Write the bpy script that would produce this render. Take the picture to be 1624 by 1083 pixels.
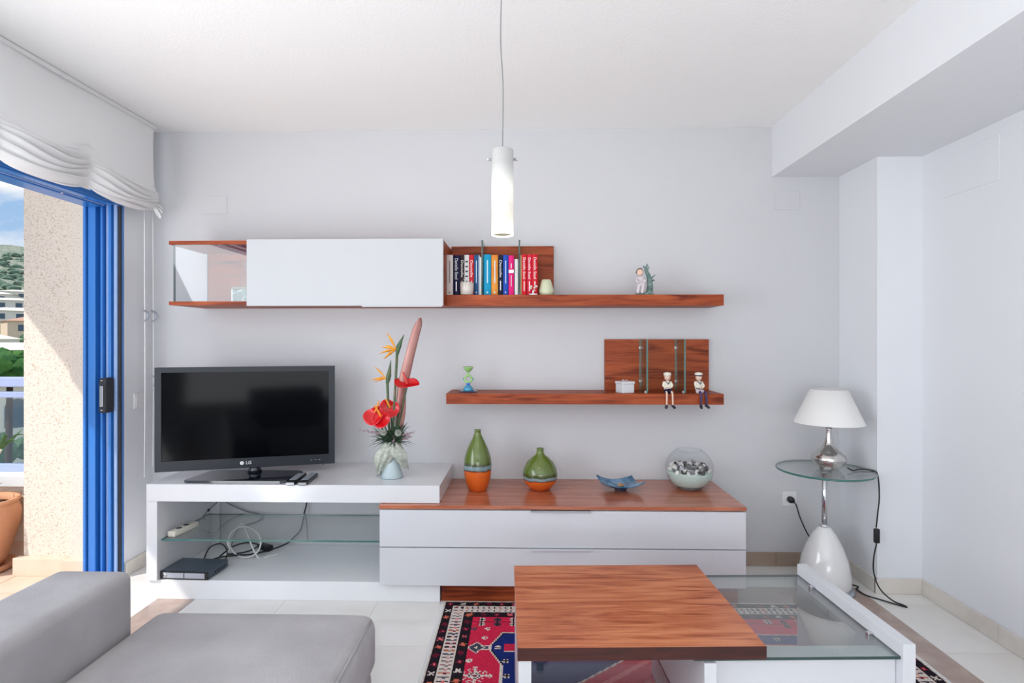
import bpy, bmesh, math, random
from mathutils import Vector, Matrix
random.seed(7)
PI = math.pi
scene = bpy.context.scene
C = scene.collection
for o in list(bpy.data.objects): bpy.data.objects.remove(o)

# ------------------------------------------------------------------ camera
FPX, YAW, EYE = 880.0, math.radians(1.3), 1.282
cam_d = bpy.data.cameras.new('camera'); cam = bpy.data.objects.new('camera', cam_d); C.objects.link(cam)
cam.location = (0, 0, EYE); cam.rotation_euler = (PI/2, 0, YAW)
cam_d.sensor_width = 36; cam_d.lens = 36*FPX/1624; cam_d.shift_y = (540-541.5)/1624*-1*-1
cam_d.clip_start = 0.02; cam_d.clip_end = 2000
scene.camera = cam

# ------------------------------------------------------------------ world, sun, window and fill light, exposure
def S(r, g, b):                       # sRGB 0-255 -> linear
    f = lambda c: (c/255/12.92) if c/255 <= 0.04045 else ((c/255+0.055)/1.055)**2.4
    return (f(r), f(g), f(b), 1)
w = bpy.data.worlds.new('sky'); scene.world = w; w.use_nodes = True
nt = w.node_tree; nt.nodes.clear()
N = lambda t: nt.nodes.new(t)
L = nt.links.new
tc = N('ShaderNodeTexCoord'); mp = N('ShaderNodeMapping'); mp.inputs['Scale'].default_value = (2.6, 2.6, 7.0)
mp.inputs['Location'].default_value = (0.35, 0.2, 0.62)
L(tc.outputs['Generated'], mp.inputs['Vector'])
no = N('ShaderNodeTexNoise'); no.inputs['Scale'].default_value = 1.6; no.inputs['Detail'].default_value = 7; no.inputs['Roughness'].default_value = 0.55
L(mp.outputs['Vector'], no.inputs['Vector'])
cr = N('ShaderNodeValToRGB'); cr.color_ramp.elements[0].position = 0.42; cr.color_ramp.elements[1].position = 0.56
L(no.outputs['Fac'], cr.inputs['Fac'])
sx = N('ShaderNodeSeparateXYZ'); L(tc.outputs['Generated'], sx.inputs['Vector'])
gr = N('ShaderNodeValToRGB'); gr.color_ramp.elements[0].position = 0.0; gr.color_ramp.elements[0].color = S(190, 215, 240)
gr.color_ramp.elements[1].position = 0.45; gr.color_ramp.elements[1].color = S(95, 160, 228)
L(sx.outputs['Z'], gr.inputs['Fac'])
mx = N('ShaderNodeMix'); mx.data_type = 'RGBA'; L(cr.outputs['Color'], mx.inputs['Factor']); L(gr.outputs['Color'], mx.inputs[6])
mx.inputs[7].default_value = (0.98, 0.99, 1.0, 1)
bg = N('ShaderNodeBackground'); bg.inputs['Strength'].default_value = 1.0; L(mx.outputs[2], bg.inputs['Color'])
wo = N('ShaderNodeOutputWorld'); L(bg.outputs['Background'], wo.inputs['Surface'])

sd = bpy.data.lights.new('sun', 'SUN'); sun = bpy.data.objects.new('sun', sd); C.objects.link(sun)
sd.energy = 3.4; sd.angle = math.radians(0.6); sd.color = (1.0, 0.95, 0.88)
sun.rotation_euler = Vector((0.62, 0.52, -0.80)).to_track_quat('-Z', 'Y').to_euler()
sun.location = (-6, -5, 9)

def area(name, loc, direction, sx_, sy_, power, col):
    d = bpy.data.lights.new(name, 'AREA'); d.shape = 'RECTANGLE'; d.size = sx_; d.size_y = sy_; d.energy = power; d.color = col
    o = bpy.data.objects.new(name, d); C.objects.link(o); o.location = loc
    o.rotation_euler = Vector(direction).to_track_quat('-Z', 'Z').to_euler(); return o
# daylight entering by the rest of the glazed door on the left; second lamp is fill added behind the camera, aimed at the ceiling
area('window_daylight', (-2.46, 0.20, 1.12), (1, 0, 0.50), 2.9, 2.2, 105, (0.92, 0.96, 1.0))
area('rear_fill_light', (-0.2, -3.2, 0.9), (0, 1, 2.0), 3.2, 2.0, 98, (0.96, 0.98, 1.0))

scene.view_settings.view_transform = 'Standard'; scene.view_settings.look = 'None'
scene.view_settings.gamma = 1; scene.view_settings.use_curve_mapping = False
scene.view_settings.exposure = 0.0

# ------------------------------------------------------------------ materials
M = {}
def new_mat(name):
    m = bpy.data.materials.new(name); m.use_nodes = True; M[name] = m
    t = m.node_tree; b = t.nodes['Principled BSDF']; return m, t, b
def pm(name, col, rough=0.5, metal=0.0, spec=0.5, bump=None, var=None, coat=0.0, emit=None, sss=0.0):
    m, t, b = new_mat(name)
    b.inputs['Base Color'].default_value = col; b.inputs['Roughness'].default_value = rough
    b.inputs['Metallic'].default_value = metal; b.inputs['Specular IOR Level'].default_value = spec
    b.inputs['Coat Weight'].default_value = coat; b.inputs['Coat Roughness'].default_value = 0.08
    if emit:
        b.inputs['Emission Color'].default_value = emit[0]; b.inputs['Emission Strength'].default_value = emit[1]
    if bump or var:
        c = t.nodes.new('ShaderNodeTexCoord')
    if bump:
        n = t.nodes.new('ShaderNodeTexNoise'); n.inputs['Scale'].default_value = bump[0]; n.inputs['Detail'].default_value = 4
        t.links.new(c.outputs['Object'], n.inputs['Vector'])
        bp = t.nodes.new('ShaderNodeBump'); bp.inputs['Strength'].default_value = bump[1]; bp.inputs['Distance'].default_value = bump[2] if len(bump) > 2 else 0.01
        t.links.new(n.outputs['Fac'], bp.inputs['Height']); t.links.new(bp.outputs['Normal'], b.inputs['Normal'])
    if var:                            # (scale, colour2, lo, hi, stretch)
        n = t.nodes.new('ShaderNodeTexNoise'); n.inputs['Scale'].default_value = var[0]; n.inputs['Detail'].default_value = 6
        mpp = t.nodes.new('ShaderNodeMapping'); mpp.inputs['Scale'].default_value = var[4] if len(var) > 4 else (1, 1, 1)
        t.links.new(c.outputs['Object'], mpp.inputs['Vector']); t.links.new(mpp.outputs['Vector'], n.inputs['Vector'])
        r = t.nodes.new('ShaderNodeValToRGB'); r.color_ramp.elements[0].position = var[2]; r.color_ramp.elements[1].position = var[3]
        r.color_ramp.elements[0].color = col; r.color_ramp.elements[1].color = var[1]
        t.links.new(n.outputs['Fac'], r.inputs['Fac']); t.links.new(r.outputs['Color'], b.inputs['Base Color'])
    return m
def wood(name, dark, mid, light, rough=0.35, coat=0.15, axis='X', spec=0.5):
    m, t, b = new_mat(name); b.inputs['Roughness'].default_value = rough; b.inputs['Coat Weight'].default_value = coat; b.inputs['Specular IOR Level'].default_value = spec
    b.inputs['Coat Roughness'].default_value = 0.12
    c = t.nodes.new('ShaderNodeTexCoord')
    g = t.nodes.new('ShaderNodeNewGeometry')
    oi = t.nodes.new('ShaderNodeObjectInfo')
    mp = t.nodes.new('ShaderNodeMapping'); mp.inputs['Scale'].default_value = (1.1, 9, 9) if axis == 'X' else (9, 1.1, 9)
    ad = t.nodes.new('ShaderNodeVectorMath'); ad.operation = 'ADD'
    t.links.new(c.outputs['Object'], ad.inputs[0]); t.links.new(oi.outputs['Random'], ad.inputs[1]); t.links.new(ad.outputs[0], mp.inputs['Vector'])
    n1 = t.nodes.new('ShaderNodeTexNoise'); n1.inputs['Scale'].default_value = 2.4; n1.inputs['Detail'].default_value = 6; n1.inputs['Distortion'].default_value = 1.4
    t.links.new(mp.outputs['Vector'], n1.inputs['Vector'])
    mp2 = t.nodes.new('ShaderNodeMapping'); mp2.inputs['Scale'].default_value = (3, 120, 120) if axis == 'X' else (120, 3, 120)
    t.links.new(ad.outputs[0], mp2.inputs['Vector'])
    n2 = t.nodes.new('ShaderNodeTexNoise'); n2.inputs['Scale'].default_value = 2.0; n2.inputs['Detail'].default_value = 3
    t.links.new(mp2.outputs['Vector'], n2.inputs['Vector'])
    ml = t.nodes.new('ShaderNodeMath'); ml.operation = 'MULTIPLY_ADD'; ml.inputs[1].default_value = 0.35
    t.links.new(n2.outputs['Fac'], ml.inputs[0])
    m2 = t.nodes.new('ShaderNodeMath'); m2.operation = 'MULTIPLY'; m2.inputs[1].default_value = 0.65
    t.links.new(n1.outputs['Fac'], m2.inputs[0]); t.links.new(m2.outputs[0], ml.inputs[2])
    r = t.nodes.new('ShaderNodeValToRGB'); e = r.color_ramp.elements
    e[0].position = 0.36; e[0].color = dark; e[1].position = 0.63; e[1].color = light
    k = e.new(0.47); k.color = mid
    t.links.new(ml.outputs[0], r.inputs['Fac']); t.links.new(r.outputs['Color'], b.inputs['Base Color'])
    return m
def clear_glass(name, tint=(0.93, 0.97, 0.955, 1), base=0.05):
    m = bpy.data.materials.new(name); m.use_nodes = True; M[name] = m; t = m.node_tree; t.nodes.clear()
    lw = t.nodes.new('ShaderNodeLayerWeight'); lw.inputs['Blend'].default_value = 0.5
    p = t.nodes.new('ShaderNodeMath'); p.operation = 'POWER'; p.inputs[1].default_value = 4.5; t.links.new(lw.outputs['Facing'], p.inputs[0])
    q = t.nodes.new('ShaderNodeMath'); q.operation = 'MULTIPLY_ADD'; q.inputs[1].default_value = 0.9; q.inputs[2].default_value = base
    t.links.new(p.outputs[0], q.inputs[0])
    tr = t.nodes.new('ShaderNodeBsdfTransparent'); tr.inputs['Color'].default_value = tint
    gl = t.nodes.new('ShaderNodeBsdfGlossy'); gl.inputs['Roughness'].default_value = 0.02
    mxs = t.nodes.new('ShaderNodeMixShader'); t.links.new(q.outputs[0], mxs.inputs['Fac']); t.links.new(tr.outputs[0], mxs.inputs[1]); t.links.new(gl.outputs[0], mxs.inputs[2])
    out = t.nodes.new('ShaderNodeOutputMaterial'); t.links.new(mxs.outputs[0], out.inputs['Surface']); return m
def band_mat(name, stops, rough=0.15, coat=0.5):   # glaze bands along local Z: [(z, col)]
    m, t, b = new_mat(name); b.inputs['Roughness'].default_value = rough; b.inputs['Coat Weight'].default_value = coat; b.inputs['Coat Roughness'].default_value = 0.05
    c = t.nodes.new('ShaderNodeTexCoord'); s = t.nodes.new('ShaderNodeSeparateXYZ'); t.links.new(c.outputs['Object'], s.inputs['Vector'])
    n = t.nodes.new('ShaderNodeTexNoise'); n.inputs['Scale'].default_value = 22; n.inputs['Detail'].default_value = 3; t.links.new(c.outputs['Object'], n.inputs['Vector'])
    a = t.nodes.new('ShaderNodeMath'); a.operation = 'MULTIPLY_ADD'; a.inputs[1].default_value = 0.018; t.links.new(n.outputs['Fac'], a.inputs[0]); t.links.new(s.outputs['Z'], a.inputs[2])
    d = t.nodes.new('ShaderNodeMath'); d.operation = 'MULTIPLY'; d.inputs[1].default_value = 1/0.4; t.links.new(a.outputs[0], d.inputs[0])
    r = t.nodes.new('ShaderNodeValToRGB'); e = r.color_ramp.elements
    for i, (z, col) in enumerate(stops):
        el = e[i] if i < 2 else e.new(0.5)
        el.position = (z+0.009)/0.4; el.color = col
    t.links.new(d.outputs[0], r.inputs['Fac']); t.links.new(r.outputs['Color'], b.inputs['Base Color']); return m

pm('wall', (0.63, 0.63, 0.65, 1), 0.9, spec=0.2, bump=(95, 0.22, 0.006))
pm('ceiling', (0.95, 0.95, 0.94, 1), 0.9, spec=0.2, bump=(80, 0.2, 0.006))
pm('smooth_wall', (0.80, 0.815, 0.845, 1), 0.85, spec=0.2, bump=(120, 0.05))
pm('plate', (0.80, 0.80, 0.80, 1), 0.5)
pm('marble', S(238, 236, 233), 0.12, spec=0.5, var=(2.6, S(224, 219, 213), 0.38, 0.72))
pm('marble_brown', S(168, 146, 136), 0.14, var=(7, S(192, 172, 160), 0.42, 0.7))
pm('grout', S(188, 180, 170), 0.8)
pm('baseboard', S(226, 220, 212), 0.25, var=(5, S(212, 204, 194), 0.4, 0.7))
pm('baseboard_brown', S(176, 156, 140), 0.25, var=(5, S(160, 140, 124), 0.4, 0.7))
pm('white_gloss', (0.74, 0.745, 0.765, 1), 0.15, coat=0.2)
pm('white_shade_offset', (0.84, 0.845, 0.86, 1), 0.12, coat=0.4)  # bench white made paler, so the colour offsets the shade under the top
pm('white_door', (0.55, 0.56, 0.58, 1), 0.6, spec=0.2)
pm('white_satin', (0.68, 0.69, 0.72, 1), 0.3)
pm('white_matte', (0.82, 0.82, 0.82, 1), 0.7)
pm('ceramic_white', (0.82, 0.82, 0.82, 1), 0.1, coat=0.6)
wood('wood', S(100, 36, 15), S(144, 62, 30), S(172, 84, 44), rough=0.45, coat=0.0, spec=0.25)
wood('wood_top', S(138, 62, 32), S(180, 98, 60), S(210, 134, 92), rough=0.3, coat=0.12)
wood('wood_sideboard', S(154, 82, 56), S(178, 102, 72), S(198, 122, 90), rough=0.24, coat=0.35)
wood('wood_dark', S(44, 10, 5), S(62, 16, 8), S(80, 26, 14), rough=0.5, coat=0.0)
pm('slate_grey', S(60, 62, 68), 0.6)  # plain dark grey for the handle strip, figurine sash and emblem mark
pm('chrome', (0.72, 0.72, 0.74, 1), 0.16, metal=1)
pm('mercury', (0.62, 0.60, 0.58, 1), 0.14, metal=1, bump=(60, 0.15))
pm('steel', (0.42, 0.43, 0.45, 1), 0.3, metal=1)
clear_glass('glass', (0.95, 0.975, 0.968, 1), 0.08); clear_glass('glass_bowl', (0.97, 0.98, 0.985, 1), 0.05); clear_glass('glass_table', (0.90, 0.94, 0.93, 1), 0.17); clear_glass('glass_green', (0.80, 0.90, 0.87, 1), 0.06)
pm('glass_edge', S(56, 112, 104), 0.08, spec=0.8)
pm('glass_edge_dark', S(30, 62, 60), 0.08, spec=0.8)
pm('fabric_grey', S(180, 177, 179), 0.85, spec=0.2, bump=(320, 0.2), var=(4.5, S(166, 163, 165), 0.38, 0.66))
pm('fabric_white', (0.86, 0.86, 0.86, 1), 0.9, spec=0.1)
pm('plastic_black', S(22, 24, 28), 0.35)
pm('bezel', S(34, 38, 46), 0.35, spec=0.3)
pm('screen', S(3, 4, 7), 0.08, spec=0.10)
pm('stand_gloss', S(24, 30, 40), 0.06, coat=0.6)
pm('silver', S(178, 184, 194), 0.3, metal=0.4)
pm('dvd_top', S(84, 96, 110), 0.3, metal=0.4)
pm('white_ink', (0.85, 0.85, 0.85, 1), 0.5)
pm('blue_frame', S(50, 124, 206), 0.3, coat=0.25)
pm('blue_light', S(150, 178, 222), 0.35)
pm('rubber', S(48, 48, 56), 0.7)
pm('stucco', S(236, 224, 210), 0.95, spec=0.1, bump=(150, 0.6, 0.008), var=(150, S(196, 178, 158), 0.55, 0.66))
pm('terracotta_tile', S(232, 208, 188), 0.6, var=(5, S(222, 192, 168), 0.4, 0.7))
pm('pot', S(222, 160, 120), 0.7, var=(4, S(206, 142, 104), 0.4, 0.7))
pm('soil', S(70, 52, 40), 0.95)
pm('leaf', S(74, 112, 60), 0.6, var=(5, S(50, 88, 46), 0.4, 0.65))
pm('leaf_dark', S(38, 62, 44), 0.6, var=(8, S(64, 92, 66), 0.4, 0.65))
pm('stalk', S(208, 204, 180), 0.6)
pm('rail', S(168, 182, 222), 0.35)
pm('scrub', S(120, 136, 116), 0.95, var=(0.3, S(172, 170, 152), 0.42, 0.62))
pm('pine', S(46, 96, 40), 0.9, var=(1.2, S(86, 132, 56), 0.42, 0.66))
pm('bush', S(92, 116, 100), 0.95, var=(0.5, S(120, 138, 118), 0.42, 0.66))
pm('tree', S(60, 96, 66), 0.9, var=(0.6, S(92, 122, 84), 0.42, 0.66))
pm('house_white', S(232, 226, 216), 0.9); pm('house_cream', S(222, 200, 176), 0.9); pm('roof', S(206, 160, 138), 0.9)
pm('pane_dark', S(70, 92, 112), 0.2)
pm('asphalt', S(150, 150, 146), 0.9)
pm('cable_black', S(24, 25, 28), 0.5); pm('cable_white', S(225, 225, 222), 0.4)
pm('bone', S(222, 218, 204), 0.5)
pm('cable_grey', S(120, 124, 126), 0.5)
pm('candle_wax', S(222, 210, 200), 0.6)
pm('pale_green', S(206, 210, 178), 0.4)
pm('skin', S(232, 200, 180), 0.5); pm('navy', S(24, 30, 66), 0.5); pm('purple', S(64, 48, 92), 0.5); pm('shoe', S(26, 34, 48), 0.3); pm('cream', S(236, 230, 214), 0.45)
pm('hair', S(120, 100, 88), 0.7); pm('lilac_white', S(214, 204, 208), 0.5); pm('verdigris', S(84, 112, 106), 0.5, var=(40, S(140, 164, 158), 0.4, 0.65))
pm('red_petal', S(206, 6, 18), 0.3, coat=0.2, var=(30, S(230, 30, 44), 0.5, 0.75))
pm('orange_petal', S(238, 150, 30), 0.45, var=(40, S(240, 190, 70), 0.4, 0.7))
pm('violet_petal', S(140, 120, 170), 0.5)
pm('bop_green', S(70, 96, 64), 0.5, var=(20, S(150, 110, 70), 0.5, 0.8))
pm('pink_leaf', S(206, 158, 150), 0.6, var=(6, S(176, 110, 104), 0.42, 0.68, (1, 1, 0.4)))
pm('burlap', S(206, 210, 200), 0.9, bump=(200, 0.6), var=(60, S(180, 186, 174), 0.4, 0.6))
pm('vase_grey', S(178, 194, 198), 0.4, bump=(60, 0.1))
pm('spadix', S(238, 150, 50), 0.5); pm('spadix_red', S(214, 70, 60), 0.5)
pm('mauve', S(166, 140, 150), 0.7)
pm('sand', S(196, 214, 206), 0.9, bump=(300, 0.3))
pm('shell_white', S(226, 222, 216), 0.5); pm('shell_grey', S(120, 118, 122), 0.5); pm('shell_dark', S(62, 58, 60), 0.5)
pm('dish_blue', S(14, 92, 132), 0.12, coat=0.3, var=(16, S(110, 152, 186), 0.45, 0.66))
pm('dish_motif', S(188, 140, 100), 0.3)
pm('glass_cyan', S(60, 150, 190), 0.1, coat=0.6); pm('glass_lime', S(150, 196, 120), 0.1, coat=0.6); pm('glass_blue', S(40, 90, 190), 0.1, coat=0.6); pm('glass_navy', S(26, 46, 80), 0.1, coat=0.6)
pm('box_teal', S(90, 120, 120), 0.4, var=(60, S(190, 200, 196), 0.52, 0.66)); pm('box_trim', S(120, 112, 96), 0.4)
pm('curtain', S(84, 66, 84), 0.9)
pm('shade', (0.84, 0.83, 0.81, 1), 0.9)
band_mat('glaze_tall', [(0.0, S(200, 84, 24)), (0.105, S(216, 100, 30)), (0.112, S(70, 40, 30)), (0.118, S(120, 146, 152)), (0.132, S(132, 156, 160)), (0.140, S(60, 66, 36)), (0.16, S(92, 110, 42)), (0.34, S(100, 118, 50))])
band_mat('glaze_round', [(0.0, S(196, 82, 26)), (0.055, S(212, 98, 32)), (0.060, S(70, 40, 30)), (0.064, S(116, 142, 150)), (0.074, S(128, 152, 158)), (0.080, S(60, 66, 36)), (0.10, S(92, 110, 42)), (0.24, S(100, 118, 50))])
# lit opal glass of the pendant: it gives off light, most around the bulb
m, t, b = new_mat('opal_lit'); b.inputs['Base Color'].default_value = (0.50, 0.50, 0.49, 1); b.inputs['Roughness'].default_value = 0.25
c_ = t.nodes.new('ShaderNodeTexCoord'); s_ = t.nodes.new('ShaderNodeSeparateXYZ'); t.links.new(c_.outputs['Object'], s_.inputs['Vector'])
r_ = t.nodes.new('ShaderNodeValToRGB'); e_ = r_.color_ramp.elements
e_[0].position = 0.0; e_[0].color = (0.20, 0.17, 0.12, 1); e_[1].position = 1.0; e_[1].color = (0.02, 0.02, 0.02, 1)
for p_, v_ in ((0.20, 0.22), (0.40, 0.60), (0.52, 0.60), (0.68, 0.20), (0.80, 0.02)):
    k_ = e_.new(p_); k_.color = (v_, v_*0.97, v_*0.88, 1)
d_ = t.nodes.new('ShaderNodeMath'); d_.operation = 'MULTIPLY'; d_.inputs[1].default_value = 1/0.30; t.links.new(s_.outputs['Z'], d_.inputs[0])
t.links.new(d_.outputs[0], r_.inputs['Fac']); t.links.new(r_.outputs['Color'], b.inputs['Emission Color']); b.inputs['Emission Strength'].default_value = 1.0
# sheer fabric of the blind
m, t, b = new_mat('sheer'); t.nodes.remove(b); out_ = [n for n in t.nodes if n.type == 'OUTPUT_MATERIAL'][0]
df = t.nodes.new('ShaderNodeBsdfDiffuse'); df.inputs['Color'].default_value = (0.96, 0.96, 0.96, 1); tl = t.nodes.new('ShaderNodeBsdfTranslucent'); tl.inputs['Color'].default_value = (0.90, 0.90, 0.90, 1)
ms = t.nodes.new('ShaderNodeMixShader'); ms.inputs['Fac'].default_value = 0.18; t.links.new(df.outputs[0], ms.inputs[1]); t.links.new(tl.outputs[0], ms.inputs[2]); t.links.new(ms.outputs[0], out_.inputs['Surface'])
# rug pile takes its dye from the woven pattern
m, t, b = new_mat('rug'); b.inputs['Roughness'].default_value = 0.95; b.inputs['Specular IOR Level'].default_value = 0.1
at_ = t.nodes.new('ShaderNodeAttribute'); at_.attribute_name = 'dye'; t.links.new(at_.outputs['Color'], b.inputs['Base Color'])

# ------------------------------------------------------------------ mesh helpers
def link(name, me, mat, parent=None, smooth=False):
    o = bpy.data.objects.new(name, me); C.objects.link(o)
    if mat and not me.materials: me.materials.append(M[mat])
    if smooth:
        for p in me.polygons: p.use_smooth = True
    if parent: o.parent = parent
    return o
def from_bm(name, bm, mat, parent=None, smooth=False):
    bmesh.ops.recalc_face_normals(bm, faces=bm.faces)
    me = bpy.data.meshes.new(name); bm.to_mesh(me); bm.free(); return link(name, me, mat, parent, smooth)
def add_box(bm, x0, x1, y0, y1, z0, z1, mat=None):
    v = [bm.verts.new((x, y, z)) for z in (z0, z1) for y in (y0, y1) for x in (x0, x1)]
    fs = [bm.faces.new([v[i] for i in q]) for q in ((0, 2, 3, 1), (4, 5, 7, 6), (0, 1, 5, 4), (2, 6, 7, 3), (0, 4, 6, 2), (1, 3, 7, 5))]
    return fs
def box(name, x0, x1, y0, y1, z0, z1, mat, parent=None, bev=0.0, seg=2):
    bm = bmesh.new(); add_box(bm, x0, x1, y0, y1, z0, z1)
    if bev: bmesh.ops.bevel(bm, geom=bm.edges[:], offset=bev, segments=seg, profile=0.5, affect='EDGES')
    return from_bm(name, bm, mat, parent)
def glass_slab(name, x0, x1, y0, y1, z0, z1, parent, thin='Z', face='glass', edge='glass_edge'):
    bm = bmesh.new(); add_box(bm, x0, x1, y0, y1, z0, z1); bmesh.ops.recalc_face_normals(bm, faces=bm.faces)
    me = bpy.data.meshes.new(name); bm.to_mesh(me); bm.free(); me.materials.append(M[face]); me.materials.append(M[edge])
    ax = 'XYZ'.index(thin)
    for p in me.polygons: p.material_index = 0 if abs(p.normal[ax]) > 0.5 else 1
    return link(name, me, None, parent)
def add_lathe(bm, prof, seg=32, cx=0, cy=0, cz=0, cap0=True, cap1=True):
    rings = []
    for r, z in prof:
        rings.append([bm.verts.new((cx+r*math.cos(2*PI*i/seg), cy+r*math.sin(2*PI*i/seg), cz+z)) for i in range(seg)])
    for a, b in zip(rings, rings[1:]):
        for i in range(seg):
            bm.faces.new((a[i], a[(i+1) % seg], b[(i+1) % seg], b[i]))
    if cap0: bm.faces.new(rings[0][::-1])
    if cap1: bm.faces.new(rings[-1])
def lathe(name, prof, mat, parent=None, seg=32, loc=(0, 0, 0), smooth=True, cap0=True, cap1=True):
    bm = bmesh.new(); add_lathe(bm, prof, seg, *loc, cap0, cap1); return from_bm(name, bm, mat, parent, smooth)
def spline(pts, n=8):
    pts = [Vector(p) for p in pts]; out = []
    P = [2*pts[0]-pts[1]]+pts+[2*pts[-1]-pts[-2]]
    for i in range(1, len(P)-2):
        for k in range(n):
            t = k/n; a, b, c, d = P[i-1:i+3]
            out.append(0.5*((2*b)+(c-a)*t+(2*a-5*b+4*c-d)*t*t+(3*b-a-3*c+d)*t**3))
    out.append(pts[-1]); return out
def add_tube(bm, pts, rad, seg=8, flat=1.0):
    n = len(pts); R = rad if isinstance(rad, (list, tuple)) else [rad]*n
    rings = []; up = Vector((0.13, 0.29, 0.95)).normalized()
    for i, p in enumerate(pts):
        d = (pts[min(i+1, n-1)]-pts[max(i-1, 0)]).normalized()
        s = d.cross(up)
        if s.length < 1e-3: s = d.cross(Vector((1, 0, 0)))
        s.normalize(); u = s.cross(d)
        up = u
        rings.append([bm.verts.new(p+R[i]*(math.cos(2*PI*k/seg)*s+flat*math.sin(2*PI*k/seg)*u)) for k in range(seg)])
    for a, b in zip(rings, rings[1:]):
        for k in range(seg): bm.faces.new((a[k], a[(k+1) % seg], b[(k+1) % seg], b[k]))
    bm.faces.new(rings[0][::-1]); bm.faces.new(rings[-1])
def tube(name, pts, rad, mat, parent=None, seg=8, curve=True, n=8, flat=1.0):
    bm = bmesh.new(); p = spline(pts, n) if curve and len(pts) > 2 else [Vector(q) for q in pts]
    if isinstance(rad, (list, tuple)) and len(rad) != len(p):
        m_ = len(rad)-1; rad = [rad[min(int(i/(len(p)-1)*m_), m_-1)]*(1-(i/(len(p)-1)*m_-min(int(i/(len(p)-1)*m_), m_-1)))+rad[min(int(i/(len(p)-1)*m_), m_-1)+1]*(i/(len(p)-1)*m_-min(int(i/(len(p)-1)*m_), m_-1)) for i in range(len(p))]
    add_tube(bm, p, rad, seg, flat); return from_bm(name, bm, mat, parent, True)
def rbox_bm(x0, x1, y0, y1, z0, z1, r, bulge=0.0, cuts=10, bm=None):
    own = bmesh.new(); bmesh.ops.create_cube(own, size=2); bmesh.ops.subdivide_edges(own, edges=own.edges[:], cuts=cuts, use_grid_fill=True)
    c = Vector(((x0+x1)/2, (y0+y1)/2, (z0+z1)/2)); h = Vector(((x1-x0)/2, (y1-y0)/2, (z1-z0)/2))
    for v in own.verts:
        q = v.co.copy(); w_ = Vector()
        # concentrate the rows near the edges so the rounding is smooth
        for k in range(3):
            a = abs(q[k]); s = 1 if q[k] > 0 else -1
            edge = 1-r/h[k]
            a = (a/0.5*edge) if a < 0.5 else edge+(a-0.5)/0.5*(1-edge)
            w_[k] = s*a*h[k]
        inner = Vector([max(-h[k]+r, min(h[k]-r, w_[k])) for k in range(3)])
        d = w_-inner
        p = inner+(d.normalized()*r if d.length > 1e-6 else d)
        if bulge:
            for k in range(3):
                f = 1
                for j in range(3):
                    if j != k: f *= max(0, 1-(p[j]/h[j])**2)
                p[k] += bulge*f*(p[k]/h[k])
        v.co = p+c
    return own
def rbox(name, x0, x1, y0, y1, z0, z1, r, mat, parent=None, bulge=0.0, cuts=10):
    return from_bm(name, rbox_bm(x0, x1, y0, y1, z0, z1, r, bulge, cuts), mat, parent, True)
def blob_bm(bm, c, r, sub=2, jit=0.15, sc=(1, 1, 1)):
    t_ = bmesh.new(); bmesh.ops.create_icosphere(t_, subdivisions=sub, radius=1)
    for v in t_.verts:
        k = 1+random.uniform(-jit, jit); v.co = Vector((v.co.x*sc[0], v.co.y*sc[1], v.co.z*sc[2]))*r*k+Vector(c)
    me = bpy.data.meshes.new('tmp'); t_.to_mesh(me); t_.free(); bm.from_mesh(me); bpy.data.meshes.remove(me)
def blob(name, c, r, mat, parent=None, sub=2, jit=0.0, sc=(1, 1, 1)):
    bm = bmesh.new(); blob_bm(bm, c, r, sub, jit, sc); return from_bm(name, bm, mat, parent, True)
def skin(name, verts, edges, radii, mat, parent=None, sub=2):
    me = bpy.data.meshes.new(name); me.from_pydata(verts, edges, []); o = bpy.data.objects.new('tmp_skin', me); C.objects.link(o)
    o.modifiers.new('s', 'SKIN')
    for i, r in enumerate(radii):
        sv = me.skin_vertices[0].data[i]; sv.radius = (r, r); sv.use_root = (i == 0)
    sb = o.modifiers.new('u', 'SUBSURF'); sb.levels = sub; sb.render_levels = sub
    dg = bpy.context.evaluated_depsgraph_get(); m2 = bpy.data.meshes.new_from_object(o.evaluated_get(dg)); m2.name = name
    bpy.data.objects.remove(o); bpy.data.meshes.remove(me); m2.materials.clear()
    return link(name, m2, mat, parent, True)
def text(name, body, size, mat, parent, loc, rot, depth=0.0004, fit=None):
    cu = bpy.data.curves.new('t', 'FONT'); cu.body = body; cu.size = size; cu.align_x = 'CENTER'; cu.align_y = 'CENTER'; cu.extrude = depth; cu.resolution_u = 3
    o = bpy.data.objects.new('t', cu); C.objects.link(o)
    dg = bpy.context.evaluated_depsgraph_get(); me = bpy.data.meshes.new_from_object(o.evaluated_get(dg)); bpy.data.objects.remove(o); bpy.data.curves.remove(cu)
    me.materials.clear()
    if fit:
        xs = [v.co.x for v in me.vertices]; k = fit/(max(xs)-min(xs))
        for v in me.vertices: v.co.x *= k
    r = link(name, me, mat, parent); r.location = loc; r.rotation_euler = rot; return r
def tag(o, label, cat, group=None, kind=None):
    if label: o['label'] = label
    if cat: o['category'] = cat
    if group: o['group'] = group
    if kind: o['kind'] = kind
    return o
def thing(name, label, cat, loc=(0, 0, 0), rotz=0.0, group=None, kind=None):
    o = bpy.data.objects.new(name, None); C.objects.link(o); o.empty_display_size = 0.05
    o.location = loc; o.rotation_euler = (0, 0, rotz); return tag(o, label, cat, group, kind)
def struct(o, label=None):
    o['kind'] = 'structure'
    if label: o['label'] = label
    return o

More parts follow.
